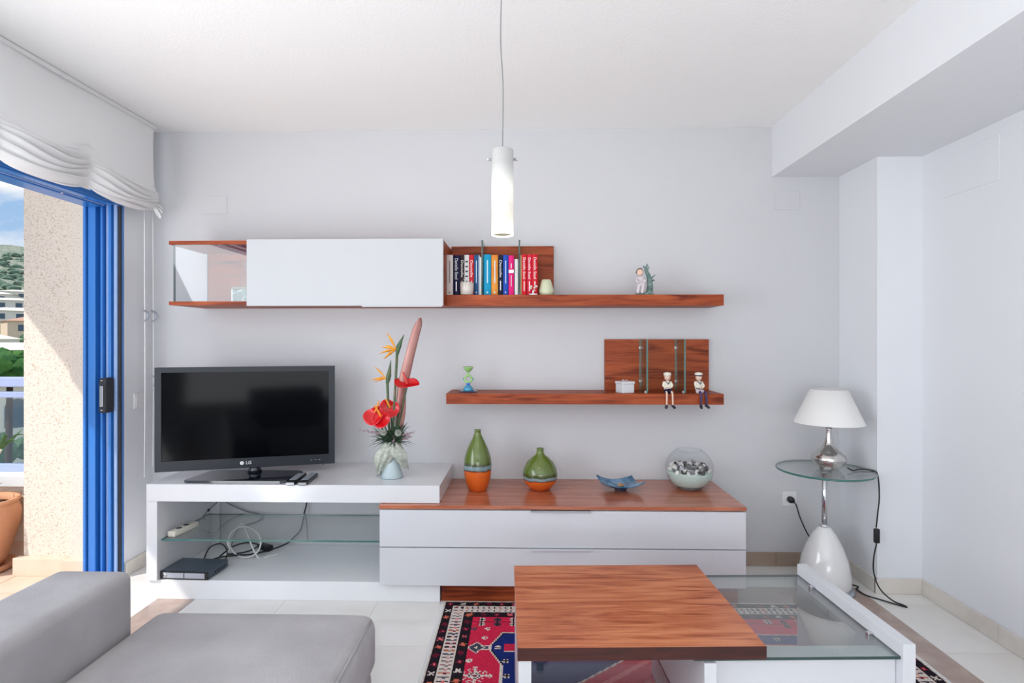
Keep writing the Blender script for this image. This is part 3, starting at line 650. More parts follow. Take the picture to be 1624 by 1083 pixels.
for i, (x0, x1, hh, col, lab, let) in enumerate(books):
    cn = f'cover{i}'; pm(cn, col, 0.5, spec=0.2)
    if 'orange-yellow' in lab: pm(cn, S(226, 160, 64), 0.5, spec=0.2, var=(4, S(206, 84, 30), 0.42, 0.6))
    wd = x1-x0; y0 = 3.0+random.uniform(-0.004, 0.006); dp = 0.135
    bk = thing('book', lab, 'book', ((x0+x1)/2, y0, SH1+0.0005), 0, 'books on the upper shelf')
    bm = bmesh.new(); ct = min(0.0022, wd*0.22)
    add_box(bm, -wd/2, -wd/2+ct, 0.002, dp, 0, hh); add_box(bm, wd/2-ct, wd/2, 0.002, dp, 0, hh)
    n_ = 6; pr = [(-wd/2+wd*k/n_, -min(0.004, wd*0.15)*math.sin(PI*k/n_)) for k in range(n_+1)]; inn = [(x, ct+0.002) for x, y in pr][::-1]
    poly = pr+inn[:1]+inn[-1:]
    lo = [bm.verts.new((x, y, 0)) for x, y in poly]; hi = [bm.verts.new((x, y, hh)) for x, y in poly]; bm.faces.new(lo[::-1]); bm.faces.new(hi)
    for k in range(len(poly)): bm.faces.new((lo[k], lo[(k+1) % len(poly)], hi[(k+1) % len(poly)], hi[k]))
    from_bm('cover', bm, cn, bk)
    box('page_block', -wd/2+ct, wd/2-ct, 0.006, dp-0.003, 0.003, hh-0.003, 'pages', bk)
    fy = -min(0.004, wd*0.15)-0.0006
    ink = 'white_ink'
    if let == 'Black': ink = 'plastic_black'
    if let in ('Danielle', 'Black'):
        if let == 'Black':
            for q in range(4): box('spine_print', -wd*0.28, wd*0.28, fy, 0.0, hh*(0.84-0.12*q)-0.006, hh*(0.84-0.12*q)+0.002, ink, bk)
        else: text('spine_lettering', let, wd*0.75, ink, bk, (0, fy, hh*0.66), (PI/2, PI/2, 0), fit=hh*0.42)
        box('spine_print', -wd*0.10, wd*0.10, fy, 0.0, hh*0.12, hh*0.36, ink, bk)
    elif let == 'Danielle Steel':
        text('spine_lettering', let, wd*0.72, ink, bk, (0, fy, hh*0.66), (PI/2, PI/2, 0), fit=hh*0.52)
        box('spine_print', -wd*0.09, wd*0.09, fy, 0.0, hh*0.10, hh*0.34, ink, bk)
    elif let == 'lines':
        pm(f'ink{i}', S(120, 110, 112) if i == 0 else S(200, 220, 232), 0.5)
        box('spine_print', -wd*0.05, wd*0.10, fy, 0.0, hh*0.30, hh*0.86, f'ink{i}', bk)
        box('spine_print', -wd*0.10, wd*0.10, fy, 0.0, hh*0.05, hh*0.09, f'ink{i}', bk)
    elif let == 'band':
        box('spine_print', -wd*0.49, wd*0.49, fy, 0.0, hh*0.56, hh*0.64, ink, bk)
        box('spine_print', -wd*0.08, wd*0.08, fy, 0.0, hh*0.22, hh*0.50, 'lilac_white', bk); box('spine_print', -wd*0.10, wd*0.10, fy, 0.0, hh*0.68, hh*0.80, 'lilac_white', bk)
cj = thing('candle_jar', 'white candle in a clear glass cup in front of the books', 'candle', (-0.310, 2.975, 1.5263))
lathe('wax', [(0.034, 0.002), (0.036, 0.03), (0.037, 0.066)], 'candle_wax', cj)
lathe('glass_cup', [(0.0355, 0.0), (0.038, 0.03), (0.0395, 0.086)], 'glass_bowl', cj, cap1=False)
tube('wick', [(0, 0, 0.066), (0.001, 0, 0.076)], 0.001, 'plastic_black', cj, seg=5, curve=False)
tag(lathe('small_vase', [(0.036, 0), (0.040, 0.018), (0.040, 0.03), (0.032, 0.06), (0.024, 0.086), (0.020, 0.086), (0.028, 0.06)], 'pale_green', None, loc=(0, 0, 0), cap1=False), 'small pale green tapered vase at the end of the books', 'vase').location = (0.118, 3.02, 1.5263)
orn = thing('flower_ornament', 'tiny glass ornament with red and white blossoms before red books', 'ornament', (0.046, 2.976, 1.5263))
lathe('base', [(0.023, 0), (0.023, 0.005), (0.02, 0.006)], 'ceramic_white', orn, seg=20)
lathe('stem_post', [(0.006, 0.006), (0.004, 0.02), (0.006, 0.026)], 'ceramic_white', orn, seg=10)
for i, (x, z, mt) in enumerate(((-0.014, 0.036, 'shell_white'), (-0.004, 0.030, 'red_petal'), (0.006, 0.040, 'shell_white'), (0.014, 0.032, 'red_petal'), (0.018, 0.046, 'shell_white'), (0.002, 0.048, 'red_petal'), (-0.010, 0.046, 'shell_white'))):
    bm = bmesh.new()
    for k in range(5): blob_bm(bm, (x+0.0035*math.cos(k*1.256), -0.004+0.002*(k % 2), z+0.0035*math.sin(k*1.256)), 0.003, 1, 0.05)
    add_tube(bm, [Vector((0, 0, 0.024)), Vector((x, -0.002, z))], 0.0008, 5); from_bm('blossom', bm, mt, orn, True)

# inside the cabinet
jb = thing('trinket_box', 'dark green patterned trinket box inside the glass cabinet end', 'box', (-1.535, 3.02, 1.4875))
box('box_body', -0.055, 0.055, -0.04, 0.04, 0, 0.072, 'box_teal', jb, bev=0.002); box('lid', -0.058, 0.058, -0.043, 0.043, 0.0725, 0.088, 'box_trim', jb, bev=0.002)
for x in (-0.054, 0.054): box('corner_trim', x-0.003, x+0.003, -0.0425, -0.0402, 0, 0.072, 'silver', jb)
gd = thing('glass_decanter', 'clear glass decanter standing on the trinket box', 'decanter', (-1.535, 3.02, 1.5763))
lathe('bottle', [(0.032, 0), (0.034, 0.01), (0.032, 0.04), (0.022, 0.07), (0.014, 0.085), (0.013, 0.11), (0.016, 0.125)], 'glass_bowl', gd, cap1=False, seg=24)
lathe('stopper', [(0.012, 0.112), (0.012, 0.124), (0.016, 0.128), (0.014, 0.140), (0.004, 0.143)], 'glass_bowl', gd, seg=16)

# ------------------------------------------------------------------ figurines
def sailor(loc, rz, girl, label):
    s = thing('sailor_figurine', label, 'figurine', loc, rz, 'sailor figurines on the lower shelf')
    # local: sits at origin facing -Y, legs hang over the edge
    skin('jumper', [(0, 0, 0.012), (0, 0.002, 0.035), (0, 0.002, 0.058), (0, 0, 0.068), (0.017, 0, 0.058), (0.024, -0.010, 0.040), (0.010, -0.024, 0.032), (-0.017, 0, 0.058), (-0.024, -0.010, 0.040), (-0.010, -0.024, 0.032)],
         [(0, 1), (1, 2), (2, 3), (2, 4), (4, 5), (5, 6), (2, 7), (7, 8), (8, 9)], [0.021, 0.019, 0.015, 0.007, 0.009, 0.008, 0.006, 0.009, 0.008, 0.006], 'cream', s)
    hd = blob('head', (0, -0.002, 0.086), 0.0175, 'skin', s, 3, 0.0, (0.95, 0.95, 1.05))
    for x in (-0.006, 0.006): blob('eye', (x, -0.0178, 0.088), 0.0016, 'navy', hd, 1)
    blob('nose', (0, -0.0195, 0.084), 0.0022, 'skin', hd, 1)
    lathe('sailor_cap', [(0.0175, 0.0), (0.019, 0.006), (0.021, 0.012), (0.018, 0.018), (0.006, 0.021)], 'cream' if not girl else 'cream', s, seg=20, loc=(0, 0, 0.092))
    if girl: lathe('cap_band', [(0.0182, 0), (0.0196, 0.004), (0.0196, 0.006)], 'navy', s, seg=20, loc=(0, 0, 0.0925))
    tube('collar', [(-0.014, -0.006, 0.066), (-0.006, -0.015, 0.058), (0, -0.018, 0.050), (0.006, -0.015, 0.058), (0.014, -0.006, 0.066)], 0.002, 'navy', s, seg=6, n=4)
    skin('shorts', [(0, 0, 0.012), (0.011, -0.012, 0.011), (0.013, -0.034, 0.010), (-0.011, -0.012, 0.011), (-0.013, -0.034, 0.010)], [(0, 1), (1, 2), (0, 3), (3, 4)], [0.016, 0.012, 0.0105, 0.012, 0.0105], 'lilac_white' if girl else 'navy', s)
    for x in (-0.014, 0.014):
        lg = tube('leg', [(x, -0.034, 0.010), (x*1.05, -0.046, 0.004), (x*1.1, -0.049, -0.02), (x*1.15, -0.049, -0.058)], [0.006, 0.0052, 0.0048, 0.0045] if not girl else [0.007, 0.0062, 0.006, 0.0055], 'purple' if girl else 'skin', s, seg=8, n=5)
        sh = rbox_bm(-0.0075, 0.0075, -0.022, 0.008, -0.006, 0.006, 0.0055, 0, 4); bmesh.ops.rotate(sh, verts=sh.verts, cent=(0, 0, 0), matrix=Matrix.Rotation(0.55, 3, 'X') @ Matrix.Rotation(0.35 if x > 0 else -0.35, 3, 'Z')); bmesh.ops.translate(sh, verts=sh.verts, vec=(x*1.15, -0.049, -0.062))
        from_bm('shoe', sh, 'shoe', lg, True)
    for x in (-0.010, 0.010): blob('hand', (x*0.6, -0.0275, 0.030), 0.005, 'skin', s, 2)
    if girl: tube('sash', [(-0.019, -0.006, 0.030), (0, -0.0215, 0.026), (0.019, -0.006, 0.030)], 0.0035, 'slate_grey', s, seg=6, n=4)
sailor((0.765, 2.992, 0.9995), 0.0, False, 'boy sailor figurine in navy shorts, bare legs over shelf edge')
sailor((0.931, 2.992, 0.9995), 0.25, True, 'sailor figurine with purple stockings at right end of shelf')
fg = thing('child_figurine', 'small figurine of a child in a cap seated by a green stump', 'figurine', (0.649, 3.02, 1.5263), 0.0)
lathe('base', [(0.05, 0), (0.052, 0.006), (0.047, 0.014)], 'verdigris', fg, seg=18).scale = (1, 0.7, 1)
skin('dress', [(-0.020, 0, 0.050), (-0.022, 0, 0.075), (-0.022, 0.0, 0.095), (-0.022, 0, 0.104), (-0.040, -0.006, 0.090), (-0.048, -0.022, 0.074), (-0.034, -0.034, 0.066), (-0.004, -0.004, 0.090), (0.002, -0.018, 0.072), (-0.010, -0.032, 0.068), (-0.034, -0.028, 0.052), (-0.042, -0.040, 0.030), (-0.044, -0.040, 0.006), (-0.012, -0.028, 0.052), (-0.018, -0.042, 0.030), (-0.022, -0.042, 0.006)],
     [(0, 1), (1, 2), (2, 3), (2, 4), (4, 5), (5, 6), (2, 7), (7, 8), (8, 9), (0, 10), (10, 11), (11, 12), (0, 13), (13, 14), (14, 15)],
     [0.021, 0.018, 0.014, 0.007, 0.009, 0.007, 0.006, 0.009, 0.007, 0.006, 0.012, 0.009, 0.008, 0.012, 0.009, 0.008], 'lilac_white', fg)
fh = blob('head', (-0.024, -0.004, 0.124), 0.0185, 'skin', fg, 3)
for x in (-0.031, -0.019): blob('eye', (x, -0.0215, 0.126), 0.0014, 'hair', fh, 1)
bm = bmesh.new()
for i in range(22):
    a = i*0.62; q = 0.3+0.7*(i/22)
    blob_bm(bm, (-0.024+0.019*math.sin(a)*q, 0.000+0.013*math.cos(a)*q, 0.142-0.026*(i/22)**2), 0.0072, 1, 0.1)
blob_bm(bm, (-0.024, 0.0055, 0.1295), 0.0195, 3, 0.03); from_bm('hair', bm, 'hair', fg, True)
tube('stump', [(0.026, 0.004, 0.01), (0.030, 0.004, 0.05), (0.026, 0.004, 0.095), (0.010, 0.004, 0.135), (0.004, 0.004, 0.155)], [0.019, 0.017, 0.013, 0.009, 0.006], 'verdigris', fg, seg=10)
for p0, p1, p2 in (((0.030, 0, 0.085), (0.045, 0, 0.100), (0.058, 0, 0.112)), ((0.032, 0, 0.07), (0.046, 0, 0.082), (0.056, 0, 0.080)), ((0.006, 0, 0.145), (-0.004, 0, 0.158), (-0.008, 0, 0.150)), ((0.008, 0, 0.145), (0.014, 0, 0.162), (0.013, 0, 0.172)), ((0.012, 0, 0.135), (0.022, 0, 0.146), (0.024, 0, 0.158))):
    tube('branch', [p0, p1, p2], [0.006, 0.004, 0.002], 'verdigris', fg, seg=6, n=4)
gb = thing('gift_box', 'small white lidded box on the lower shelf before the panel', 'box', (0.545, 3.03, 0.9995), 0.35)
box('box_body', -0.036, 0.036, -0.036, 0.036, 0, 0.048, 'white_satin', gb, bev=0.002); box('lid', -0.039, 0.039, -0.039, 0.039, 0.0482, 0.062, 'white_satin', gb, bev=0.002)
for s_ in (-1, 1): tube('bow_loop', [(0, 0, 0.063), (s_*0.012, 0, 0.069), (s_*0.016, 0.004, 0.065), (0, 0, 0.063)], 0.0018, 'lilac_white', gb, seg=6, n=5)
ch = thing('glass_candle_holder', 'green and blue art-glass candle holder on the lower shelf', 'candle holder', (-0.310, 3.05, 0.9995))
box('foot', -0.048, 0.048, -0.032, 0.032, 0, 0.007, 'glass_navy', ch, bev=0.002)
lathe('dome', [(0.029, 0.007), (0.028, 0.016), (0.022, 0.028), (0.012, 0.036), (0.008, 0.038)], 'glass_cyan', ch, seg=24); lathe('knob', [(0.009, 0.037), (0.010, 0.044), (0.008, 0.051)], 'glass_blue', ch, seg=16)
bm = bmesh.new(); pts = [Vector((0.019*math.cos(2*PI*k/28), 0, 0.071+0.019*math.sin(2*PI*k/28))) for k in range(29)]; add_tube(bm, pts, 0.0065, 8); from_bm('ring', bm, 'glass_lime', ch, True)
for s_ in (-1, 1): lathe('ring_stud', [(0.005, 0), (0.004, 0.005), (0.001, 0.008)], 'glass_cyan', ch, seg=10).matrix_local = Matrix.Translation((s_*0.024, 0, 0.071)) @ Matrix.Rotation(s_*PI/2, 4, 'Y')
lathe('neck', [(0.009, 0.094), (0.006, 0.100), (0.008, 0.108)], 'glass_lime', ch, seg=16)
lathe('cup', [(0.006, 0.107), (0.014, 0.114), (0.024, 0.126), (0.029, 0.134), (0.029, 0.138), (0.022, 0.132), (0.01, 0.12)], 'glass_lime', ch, seg=24)

# ------------------------------------------------------------------ vases, dish and glass bowl on the sideboard
SBZ = 0.486
tag(lathe('ceramic_vase', [(0.046, 0), (0.050, 0.004), (0.062, 0.04), (0.072, 0.085), (0.0755, 0.13), (0.070, 0.175), (0.056, 0.22), (0.038, 0.258), (0.024, 0.285), (0.018, 0.30), (0.0165, 0.316), (0.020, 0.321), (0.014, 0.321), (0.012, 0.30)], 'glaze_tall', None, seg=48, cap1=False), 'tall green and orange glazed ceramic vase', 'vase', 'glazed vases').location = (-0.250, 2.954, SBZ)
tag(lathe('ceramic_vase', [(0.046, 0), (0.052, 0.004), (0.075, 0.025), (0.090, 0.055), (0.0935, 0.085), (0.088, 0.115), (0.070, 0.148), (0.045, 0.172), (0.026, 0.185), (0.019, 0.198), (0.0185, 0.214), (0.021, 0.220), (0.015, 0.220), (0.012, 0.20)], 'glaze_round', None, seg=48, cap1=False), 'squat round green and orange glazed ceramic vase', 'vase', 'glazed vases').location = (0.083, 2.974, SBZ)
dsh = thing('glass_dish', 'blue square art-glass dish with turned-up corners on the sideboard', 'dish', (0.512, 2.975, SBZ), math.radians(12))
bm = bmesh.new(); n_ = 20; gv = []
for i in range(n_+1):
    row = []
    for j in range(n_+1):
        u = i/n_*2-1; v = j/n_*2-1; rr = max(abs(u), abs(v)); cr_ = (abs(u)*abs(v))
        z = 0.012+0.020*rr**2+0.028*cr_**2*(1 if u*v < 0 or u < 0 else 0.55)
        row.append(bm.verts.new((u*0.098*(1+0.06*cr_), v*0.088*(1+0.06*cr_), z)))
    gv.append(row)
for i in range(n_):
    for j in range(n_): bm.faces.new((gv[i][j], gv[i+1][j], gv[i+1][j+1], gv[i][j+1]))
d_ = from_bm('dish_body', bm, 'dish_blue', dsh, True); so = d_.modifiers.new('thickness', 'SOLIDIFY'); so.thickness = 0.005; so.offset = -1
lathe('foot', [(0.030, 0), (0.034, 0.004), (0.036, 0.0095)], 'glass_navy', dsh, seg=24)
bm = bmesh.new()
for k in range(7): blob_bm(bm, (0.006+0.012*math.cos(k), 0.01+0.010*math.sin(k), 0.018+0.003*(k % 3)), 0.008, 2, 0.1)
from_bm('flower_motif', bm, 'dish_motif', dsh, True)
bw = thing('glass_bowl', 'round clear glass fishbowl on the right of the sideboard', 'bowl', (0.890, 3.02, SBZ))
prof = []
for k in range(21):
    a = -PI/2+0.62+(PI/2+0.62)*0+ (PI-0.62-0.55)*k/20
    prof.append((0.125*math.cos(a), 0.112+0.118*math.sin(a)))
z0 = prof[0][1]; prof = [(r, z-z0+0.010) for r, z in prof]
lathe('glass_wall', [(0.060, 0.0), (0.068, 0.002)]+prof, 'glass_bowl', bw, seg=48, cap1=False)
lathe('glass_foot', [(0.058, 0.0015), (0.064, 0.003), (0.066, 0.013), (0.050, 0.015)], 'ceramic_white', bw, seg=32).data.materials[0] = M['glass_bowl']
bm = bmesh.new(); add_tube(bm, [Vector((prof[-1][0]*math.cos(2*PI*k/40), prof[-1][0]*math.sin(2*PI*k/40), prof[-1][1])) for k in range(41)], 0.0016, 6); from_bm('rim', bm, 'glass_bowl', bw, True)
sp = [(r-0.004, z) for r, z in prof if 0.016 < z < 0.088]
sp = [(sp[0][0]*0.75, 0.017)]+sp+[(sp[-1][0], 0.088), (0.06, 0.092), (0.005, 0.094)]
snd = tag(lathe('sand', sp, 'sand', None, seg=40), 'pale green sand filling the bottom of the glass bowl', 'sand', kind='stuff'); snd.location = (0.890, 3.02, SBZ)
shells = []
for k in range(5):
    if k < 2:
        bm = bmesh.new(); n_ = 26; pts = [Vector((0.010*(1-q/n_)*math.cos(q*0.9), 0.010*(1-q/n_)*math.sin(q*0.9), 0.030*q/n_)) for q in range(n_)]
        add_tube(bm, pts, [0.0075*(1-q/n_)+0.001 for q in range(n_)], 7)
    elif k < 4:
        bm = bmesh.new(); blob_bm(bm, (0, 0, 0.006), 0.013, 2, 0.12, (1.2, 0.9, 0.6))
    else:
        bm = bmesh.new(); n_ = 9; c_ = bm.verts.new((0, 0, 0.008)); rim_ = [bm.verts.new((0.020*math.cos(-0.9+1.8*q/n_), 0.020*math.sin(-0.9+1.8*q/n_), 0.002+0.002*(q % 2))) for q in range(n_+1)]; lo_ = bm.verts.new((0, 0, 0))
        for q in range(n_): bm.faces.new((c_, rim_[q], rim_[q+1])); bm.faces.new((lo_, rim_[q+1], rim_[q]))
        bm.faces.new((c_, lo_, rim_[0])); bm.faces.new((c_, rim_[n_], lo_))
    bmesh.ops.recalc_face_normals(bm, faces=bm.faces); me = bpy.data.meshes.new('seashell'); bm.to_mesh(me); bm.free()
    for p in me.polygons: p.use_smooth = True
    shells.append(me)
rs = random.Random(5)
for i in range(58):
    lay = 0 if i < 34 else 1
    a = i*2.399+lay*0.4; rad = ((i+0.5)/34)**0.5*0.102 if lay == 0 else 0.028+((i-33.5)/24)**0.5*0.068
    me = shells[i % 5]
    mt = ('shell_white', 'shell_grey', 'shell_white', 'shell_dark', 'shell_grey', 'shell_white', 'shell_dark')[i % 7]
    mm = me.copy(); mm.materials.append(M[mt])
    o = bpy.data.objects.new('seashell', mm); C.objects.link(o); o.location = (0.890+rad*math.cos(a), 3.02+rad*math.sin(a), SBZ+0.093+0.020*lay)
    o.rotation_euler = (rs.uniform(-1.2, 1.2), rs.uniform(-1.2, 1.2), rs.uniform(0, 6.3)); tag(o, 'small grey or white seashell lying on the sand in the glass bowl', 'seashell', 'seashells in the glass bowl')

# ------------------------------------------------------------------ TV, remotes, disc player, cables
BZ = 0.5735
tv = thing('television', 'black flat-screen television on the white bench', 'television', (-1.445, 2.868, BZ))
ta = math.radians(15.5); tz = 0.045
tp = bpy.data.objects.new('panel', None)
def tvpart(o): o.rotation_euler = (0, 0, ta); return o
W2, HT = 0.432, 0.527
bm = bmesh.new(); iw, ib, it = 0.402, 0.052, 0.026
add_box(bm, -W2, W2, 0.0, 0.034, tz, tz+HT)
fr = tvpart(from_bm('casing', bm, 'bezel', tv))
for nm, a, b, z0, z1 in (('bezel_top', -W2, W2, HT-it, HT), ('bezel_bottom', -W2, W2, 0, ib), ('bezel_left', -W2, -iw, ib, HT-it), ('bezel_right', iw, W2, ib, HT-it)):
    tvpart(box('bezel', a, b, -0.006, 0.0, tz+z0, tz+z1, 'bezel', tv))
sc_ = tvpart(box('screen', -iw, iw, -0.002, 0.0, tz+ib, tz+HT-it, 'screen', tv))
tvpart(box('back_housing', -0.30, 0.30, 0.034, 0.062, tz+0.07, tz+0.40, 'plastic_black', tv, bev=0.01))
em = lathe('emblem', [(0.0095, 0), (0.0095, 0.0012), (0.0085, 0.0016)], 'white_ink', tv, seg=24); em.matrix_local = Matrix.Rotation(ta, 4, 'Z') @ Matrix.Translation((-0.028, -0.006, tz+0.026)) @ Matrix.Rotation(PI/2, 4, 'X')
bm = bmesh.new(); add_box(bm, -0.0006, 0.0006, -0.0004, 0.0002, -0.005, 0.004); add_box(bm, -0.0006, 0.004, -0.0004, 0.0002, -0.005, -0.0038); blob_bm(bm, (-0.003, 0, 0.0025), 0.0011, 1, 0)
fc = from_bm('emblem_mark', bm, 'slate_grey', tv); fc.matrix_local = Matrix.Rotation(ta, 4, 'Z') @ Matrix.Translation((-0.028, -0.0078, tz+0.026))
tx = text('lettering', 'LG', 0.023, 'white_ink', tv, (0, 0, 0), (PI/2, 0, ta)); tx.location = Matrix.Rotation(ta, 3, 'Z') @ Vector((0.004, -0.0066, tz+0.026))
for k in range(3): tvpart(box('indicator', 0.31+0.02*k, 0.318+0.02*k, -0.0066, -0.006, tz+0.024, tz+0.026, 'silver', tv))
lathe('neck', [(0.036, 0.012), (0.030, 0.03), (0.028, 0.07)], 'stand_gloss', tv, seg=24, loc=(0.015, 0.042, 0)).data.materials[0] = M['stand_gloss']
bm = bmesh.new(); pl_ = [(-0.232, -0.15), (0.235, -0.15), (0.262, -0.13), (0.262, 0.07), (0.235, 0.088), (-0.21, 0.088), (-0.235, 0.07), (-0.26, -0.13)]
a_ = [bm.verts.new((x, y, 0.0)) for x, y in pl_]; b_ = [bm.verts.new((x*0.985, y*0.98, 0.012)) for x, y in pl_]; bm.faces.new(a_[::-1]); bm.faces.new(b_)
for i in range(8): bm.faces.new((a_[i], a_[(i+1) % 8], b_[(i+1) % 8], b_[i]))
from_bm('stand', bm, 'stand_gloss', tv)
for i, (x, y, lab) in enumerate(((-1.150, 2.775, 'dark remote control lying nearer the TV stand'), (-1.090, 2.775, 'dark remote control lying farther right on the bench'))):
    rm = thing('remote_control', lab, 'remote', (x, y, BZ), math.radians(4), 'remote controls on the bench')
    rbox('remote_body', -0.021, 0.021, -0.095, 0.095, 0.0, 0.020, 0.006, 'plastic_black', rm, cuts=5)
    box('end_cap', -0.019, 0.019, -0.0965, -0.0945, 0.004, 0.016, 'steel', rm)
    for a in range(8):
        for b in range(3): box('button', -0.016+0.012*b, -0.008+0.012*b, -0.055+0.017*a, -0.045+0.017*a, 0.0198, 0.022, 'silver', rm)
dv = thing('disc_player', 'dark grey disc player on the lower bench board', 'disc player', (-1.685, 2.80, 0.0955), math.radians(-3))
box('case', -0.125, 0.125, -0.08, 0.085, 0.003, 0.040, 'dvd_top', dv, bev=0.002)
fp = box('front_panel', -0.124, 0.124, -0.086, -0.08, 0.002, 0.041, 'plastic_black', dv, bev=0.002)
box('display_strip', -0.108, 0.000, -0.0885, -0.0862, 0.008, 0.034, 'silver', fp, bev=0.001); box('display_strip', 0.004, 0.108, -0.0885, -0.0862, 0.008, 0.034, 'silver', fp, bev=0.001)
lathe('power_button', [(0.009, 0), (0.009, 0.003)], 'chrome', fp, seg=16).matrix_local = Matrix.Translation((-0.096, -0.0886, 0.021)) @ Matrix.Rotation(PI/2, 4, 'X')
for k in range(5): box('vent_slot', 0.1248, 0.1258, -0.03+0.02*k, -0.018+0.02*k, 0.014, 0.026, 'rubber', dv)
for x in (-0.10, 0.10):
    for y in (-0.065, 0.07): lathe('foot', [(0.01, 0), (0.01, 0.004)], 'rubber', dv, seg=10, loc=(x, y, 0))
# power strip on the glass shelf
ps = thing('power_strip', 'ivory power strip lying on the glass shelf of the bench', 'power strip', (-1.770, 2.84, 0.2915), math.radians(-8))
rbox('strip_body', -0.022, 0.022, -0.085, 0.085, 0, 0.028, 0.006, 'bone', ps, cuts=4)
for y in (-0.03, 0.02): lathe('socket', [(0.014, 0.0275), (0.014, 0.029), (0.010, 0.0285)], 'rubber', ps, seg=14, loc=(0, y, 0))
tube('lead', [(0.0, 0.085, 0.014), (0.006, 0.12, 0.03), (0.012, 0.17, 0.06), (0.02, 0.24, 0.09)], 0.0035, 'cable_grey', ps, seg=6)
lathe('lead_knot', [(0.004, -0.008), (0.008, 0), (0.004, 0.008)], 'cable_black', ps, seg=8, loc=(0.012, 0.17, 0.06))
def cable(label, pts, r, mat, name='cable', cat='cable'):
    return tag(tube(name, pts, r, mat, None, seg=7, n=8), label, cat)
cable('black cable dropping at the back and sweeping left to the player', [(-1.25, 3.172, 0.475), (-1.256, 3.172, 0.348), (-1.27, 3.172, 0.287), (-1.291, 3.172, 0.194), (-1.332, 3.172, 0.147), (-1.367, 3.165, 0.115), (-1.43, 3.10, 0.103), (-1.50, 3.03, 0.104), (-1.56, 2.99, 0.112), (-1.63, 2.95, 0.118), (-1.68, 2.925, 0.108)], 0.0042, 'cable_black')
cable('black cable looping in a hook at the back under the bench top', [(-1.78, 3.172, 0.40), (-1.724, 3.172, 0.348), (-1.662, 3.172, 0.316), (-1.597, 3.172, 0.292), (-1.55, 3.172, 0.284), (-1.514, 3.172, 0.265), (-1.55, 3.172, 0.233), (-1.644, 3.172, 0.20), (-1.671, 3.172, 0.167), (-1.68, 3.16, 0.13), (-1.67, 3.12, 0.104)], 0.0038, 'cable_grey')
cable('short black cable arching above the disc player', [(-1.70, 2.895, 0.115), (-1.69, 2.94, 0.17), (-1.64, 2.96, 0.185), (-1.60, 2.95, 0.15), (-1.60, 2.93, 0.10)], 0.0038, 'cable_black')
cable('black cable tangle lying between the player and the white loop', [(-1.66, 2.93, 0.101), (-1.63, 2.97, 0.13), (-1.60, 3.02, 0.15), (-1.55, 3.06, 0.155), (-1.49, 3.07, 0.14), (-1.52, 3.06, 0.115), (-1.58, 3.05, 0.101), (-1.64, 3.03, 0.101)], 0.0042, 'cable_black')
pwr = tag(rbox('power_adapter', -0.045, 0.045, -0.02, 0.02, 0, 0.03, 0.006, 'plastic_black', None, cuts=4), 'black power adapter resting behind the white cable loop', 'adapter'); pwr.location = (-1.47, 3.115, 0.0955); pwr.rotation_euler = (0, 0, -0.5)
wl = [(-1.66, 2.97, 0.103), (-1.63, 2.96, 0.11)]+[(-1.522+0.088*math.cos(a_), 2.975+0.02*k/24, 0.186+0.085*math.sin(a_)) for k, a_ in ((k, 3.6-2*PI*k/20) for k in range(27))]+[(-1.46, 3.0, 0.101), (-1.40, 3.01, 0.101), (-1.36, 3.04, 0.101)]
cable('white cable coiled upright in a loop on the lower board', wl, 0.0042, 'cable_white')
tag(tube('cable', [(-1.155, 3.12, 0.62), (-1.15, 3.12, 0.60), (-1.14, 3.12, 0.578)], 0.003, 'cable_black', None, seg=6), 'short black cable end behind the television above bench', 'cable')

# ------------------------------------------------------------------ flower arrangement
FX, FY = -0.687, 2.865
vz = thing('flower_vase', 'grey-blue flared ceramic vase wrapped in pale netting', 'vase', (FX, FY, BZ))
lathe('vase_body', [(0.056, 0), (0.058, 0.006), (0.050, 0.03), (0.036, 0.07), (0.026, 0.11), (0.026, 0.14), (0.034, 0.165), (0.030, 0.165), (0.022, 0.13)], 'vase_grey', vz, cap1=False)
def sheet(name, mat, parent, grid, thick=0.0012):
    bm = bmesh.new(); vv = [[bm.verts.new(p) for p in row] for row in grid]
    for i in range(len(vv)-1):
        for j in range(len(vv[0])-1): bm.faces.new((vv[i][j], vv[i+1][j], vv[i+1][j+1], vv[i][j+1]))
    o = from_bm(name, bm, mat, parent, True); s_ = o.modifiers.new('thickness', 'SOLIDIFY'); s_.thickness = thick; return o
for sgn, tipx, tipz, wid in ((-1, -0.085, -0.0, 0.074), (1, 0.092, 0.045, 0.070)):
    g = []
    for i in range(15):
        t_ = i/14; row = []
        for j in range(11):
            s_ = j/10*2-1; wv = wid*(1-0.75*max(0, t_-0.45)/0.55)*(0.45+0.55*min(1, t_*2.2))
            cx_ = 0.012*sgn+(tipx-0.012*sgn)*t_**1.2*0.75; z_ = 0.175+0.012*(1-t_)-(0.175-tipz)*t_**1.3*0.85
            row.append((cx_+s_*wv*0.75, -0.030-0.035*math.sin(PI*min(1, t_*1.1))+0.03*abs(s_)**2+0.006*math.sin(j*2.1+i*0.4), z_+0.010*math.sin(j*1.7)*t_-0.02*abs(s_)*t_))
        g.append(row)
    sheet('netting', 'burlap', vz, g)
def fpt(px, py, y=FY):                 # helper: arrangement layout given in centimetre-like sketch units
    return ((px-621)/306.0, y-FY, 1.282-(py-540)/306.0-BZ)
def stem_thing(name, label, cat, group=None): return thing(name, label, cat, (FX, FY, BZ), 0, group)
def petal(name, p0, p1, wdt, mat, parent, bend=0.0, flat=0.3):
    p0 = Vector(p0); p1 = Vector(p1); mid = (p0+p1)/2+Vector((0, 0, bend))
    return tube(name, [p0, mid, p1], [wdt*0.3, wdt, wdt*0.08], mat, parent, seg=8, n=6, flat=flat)
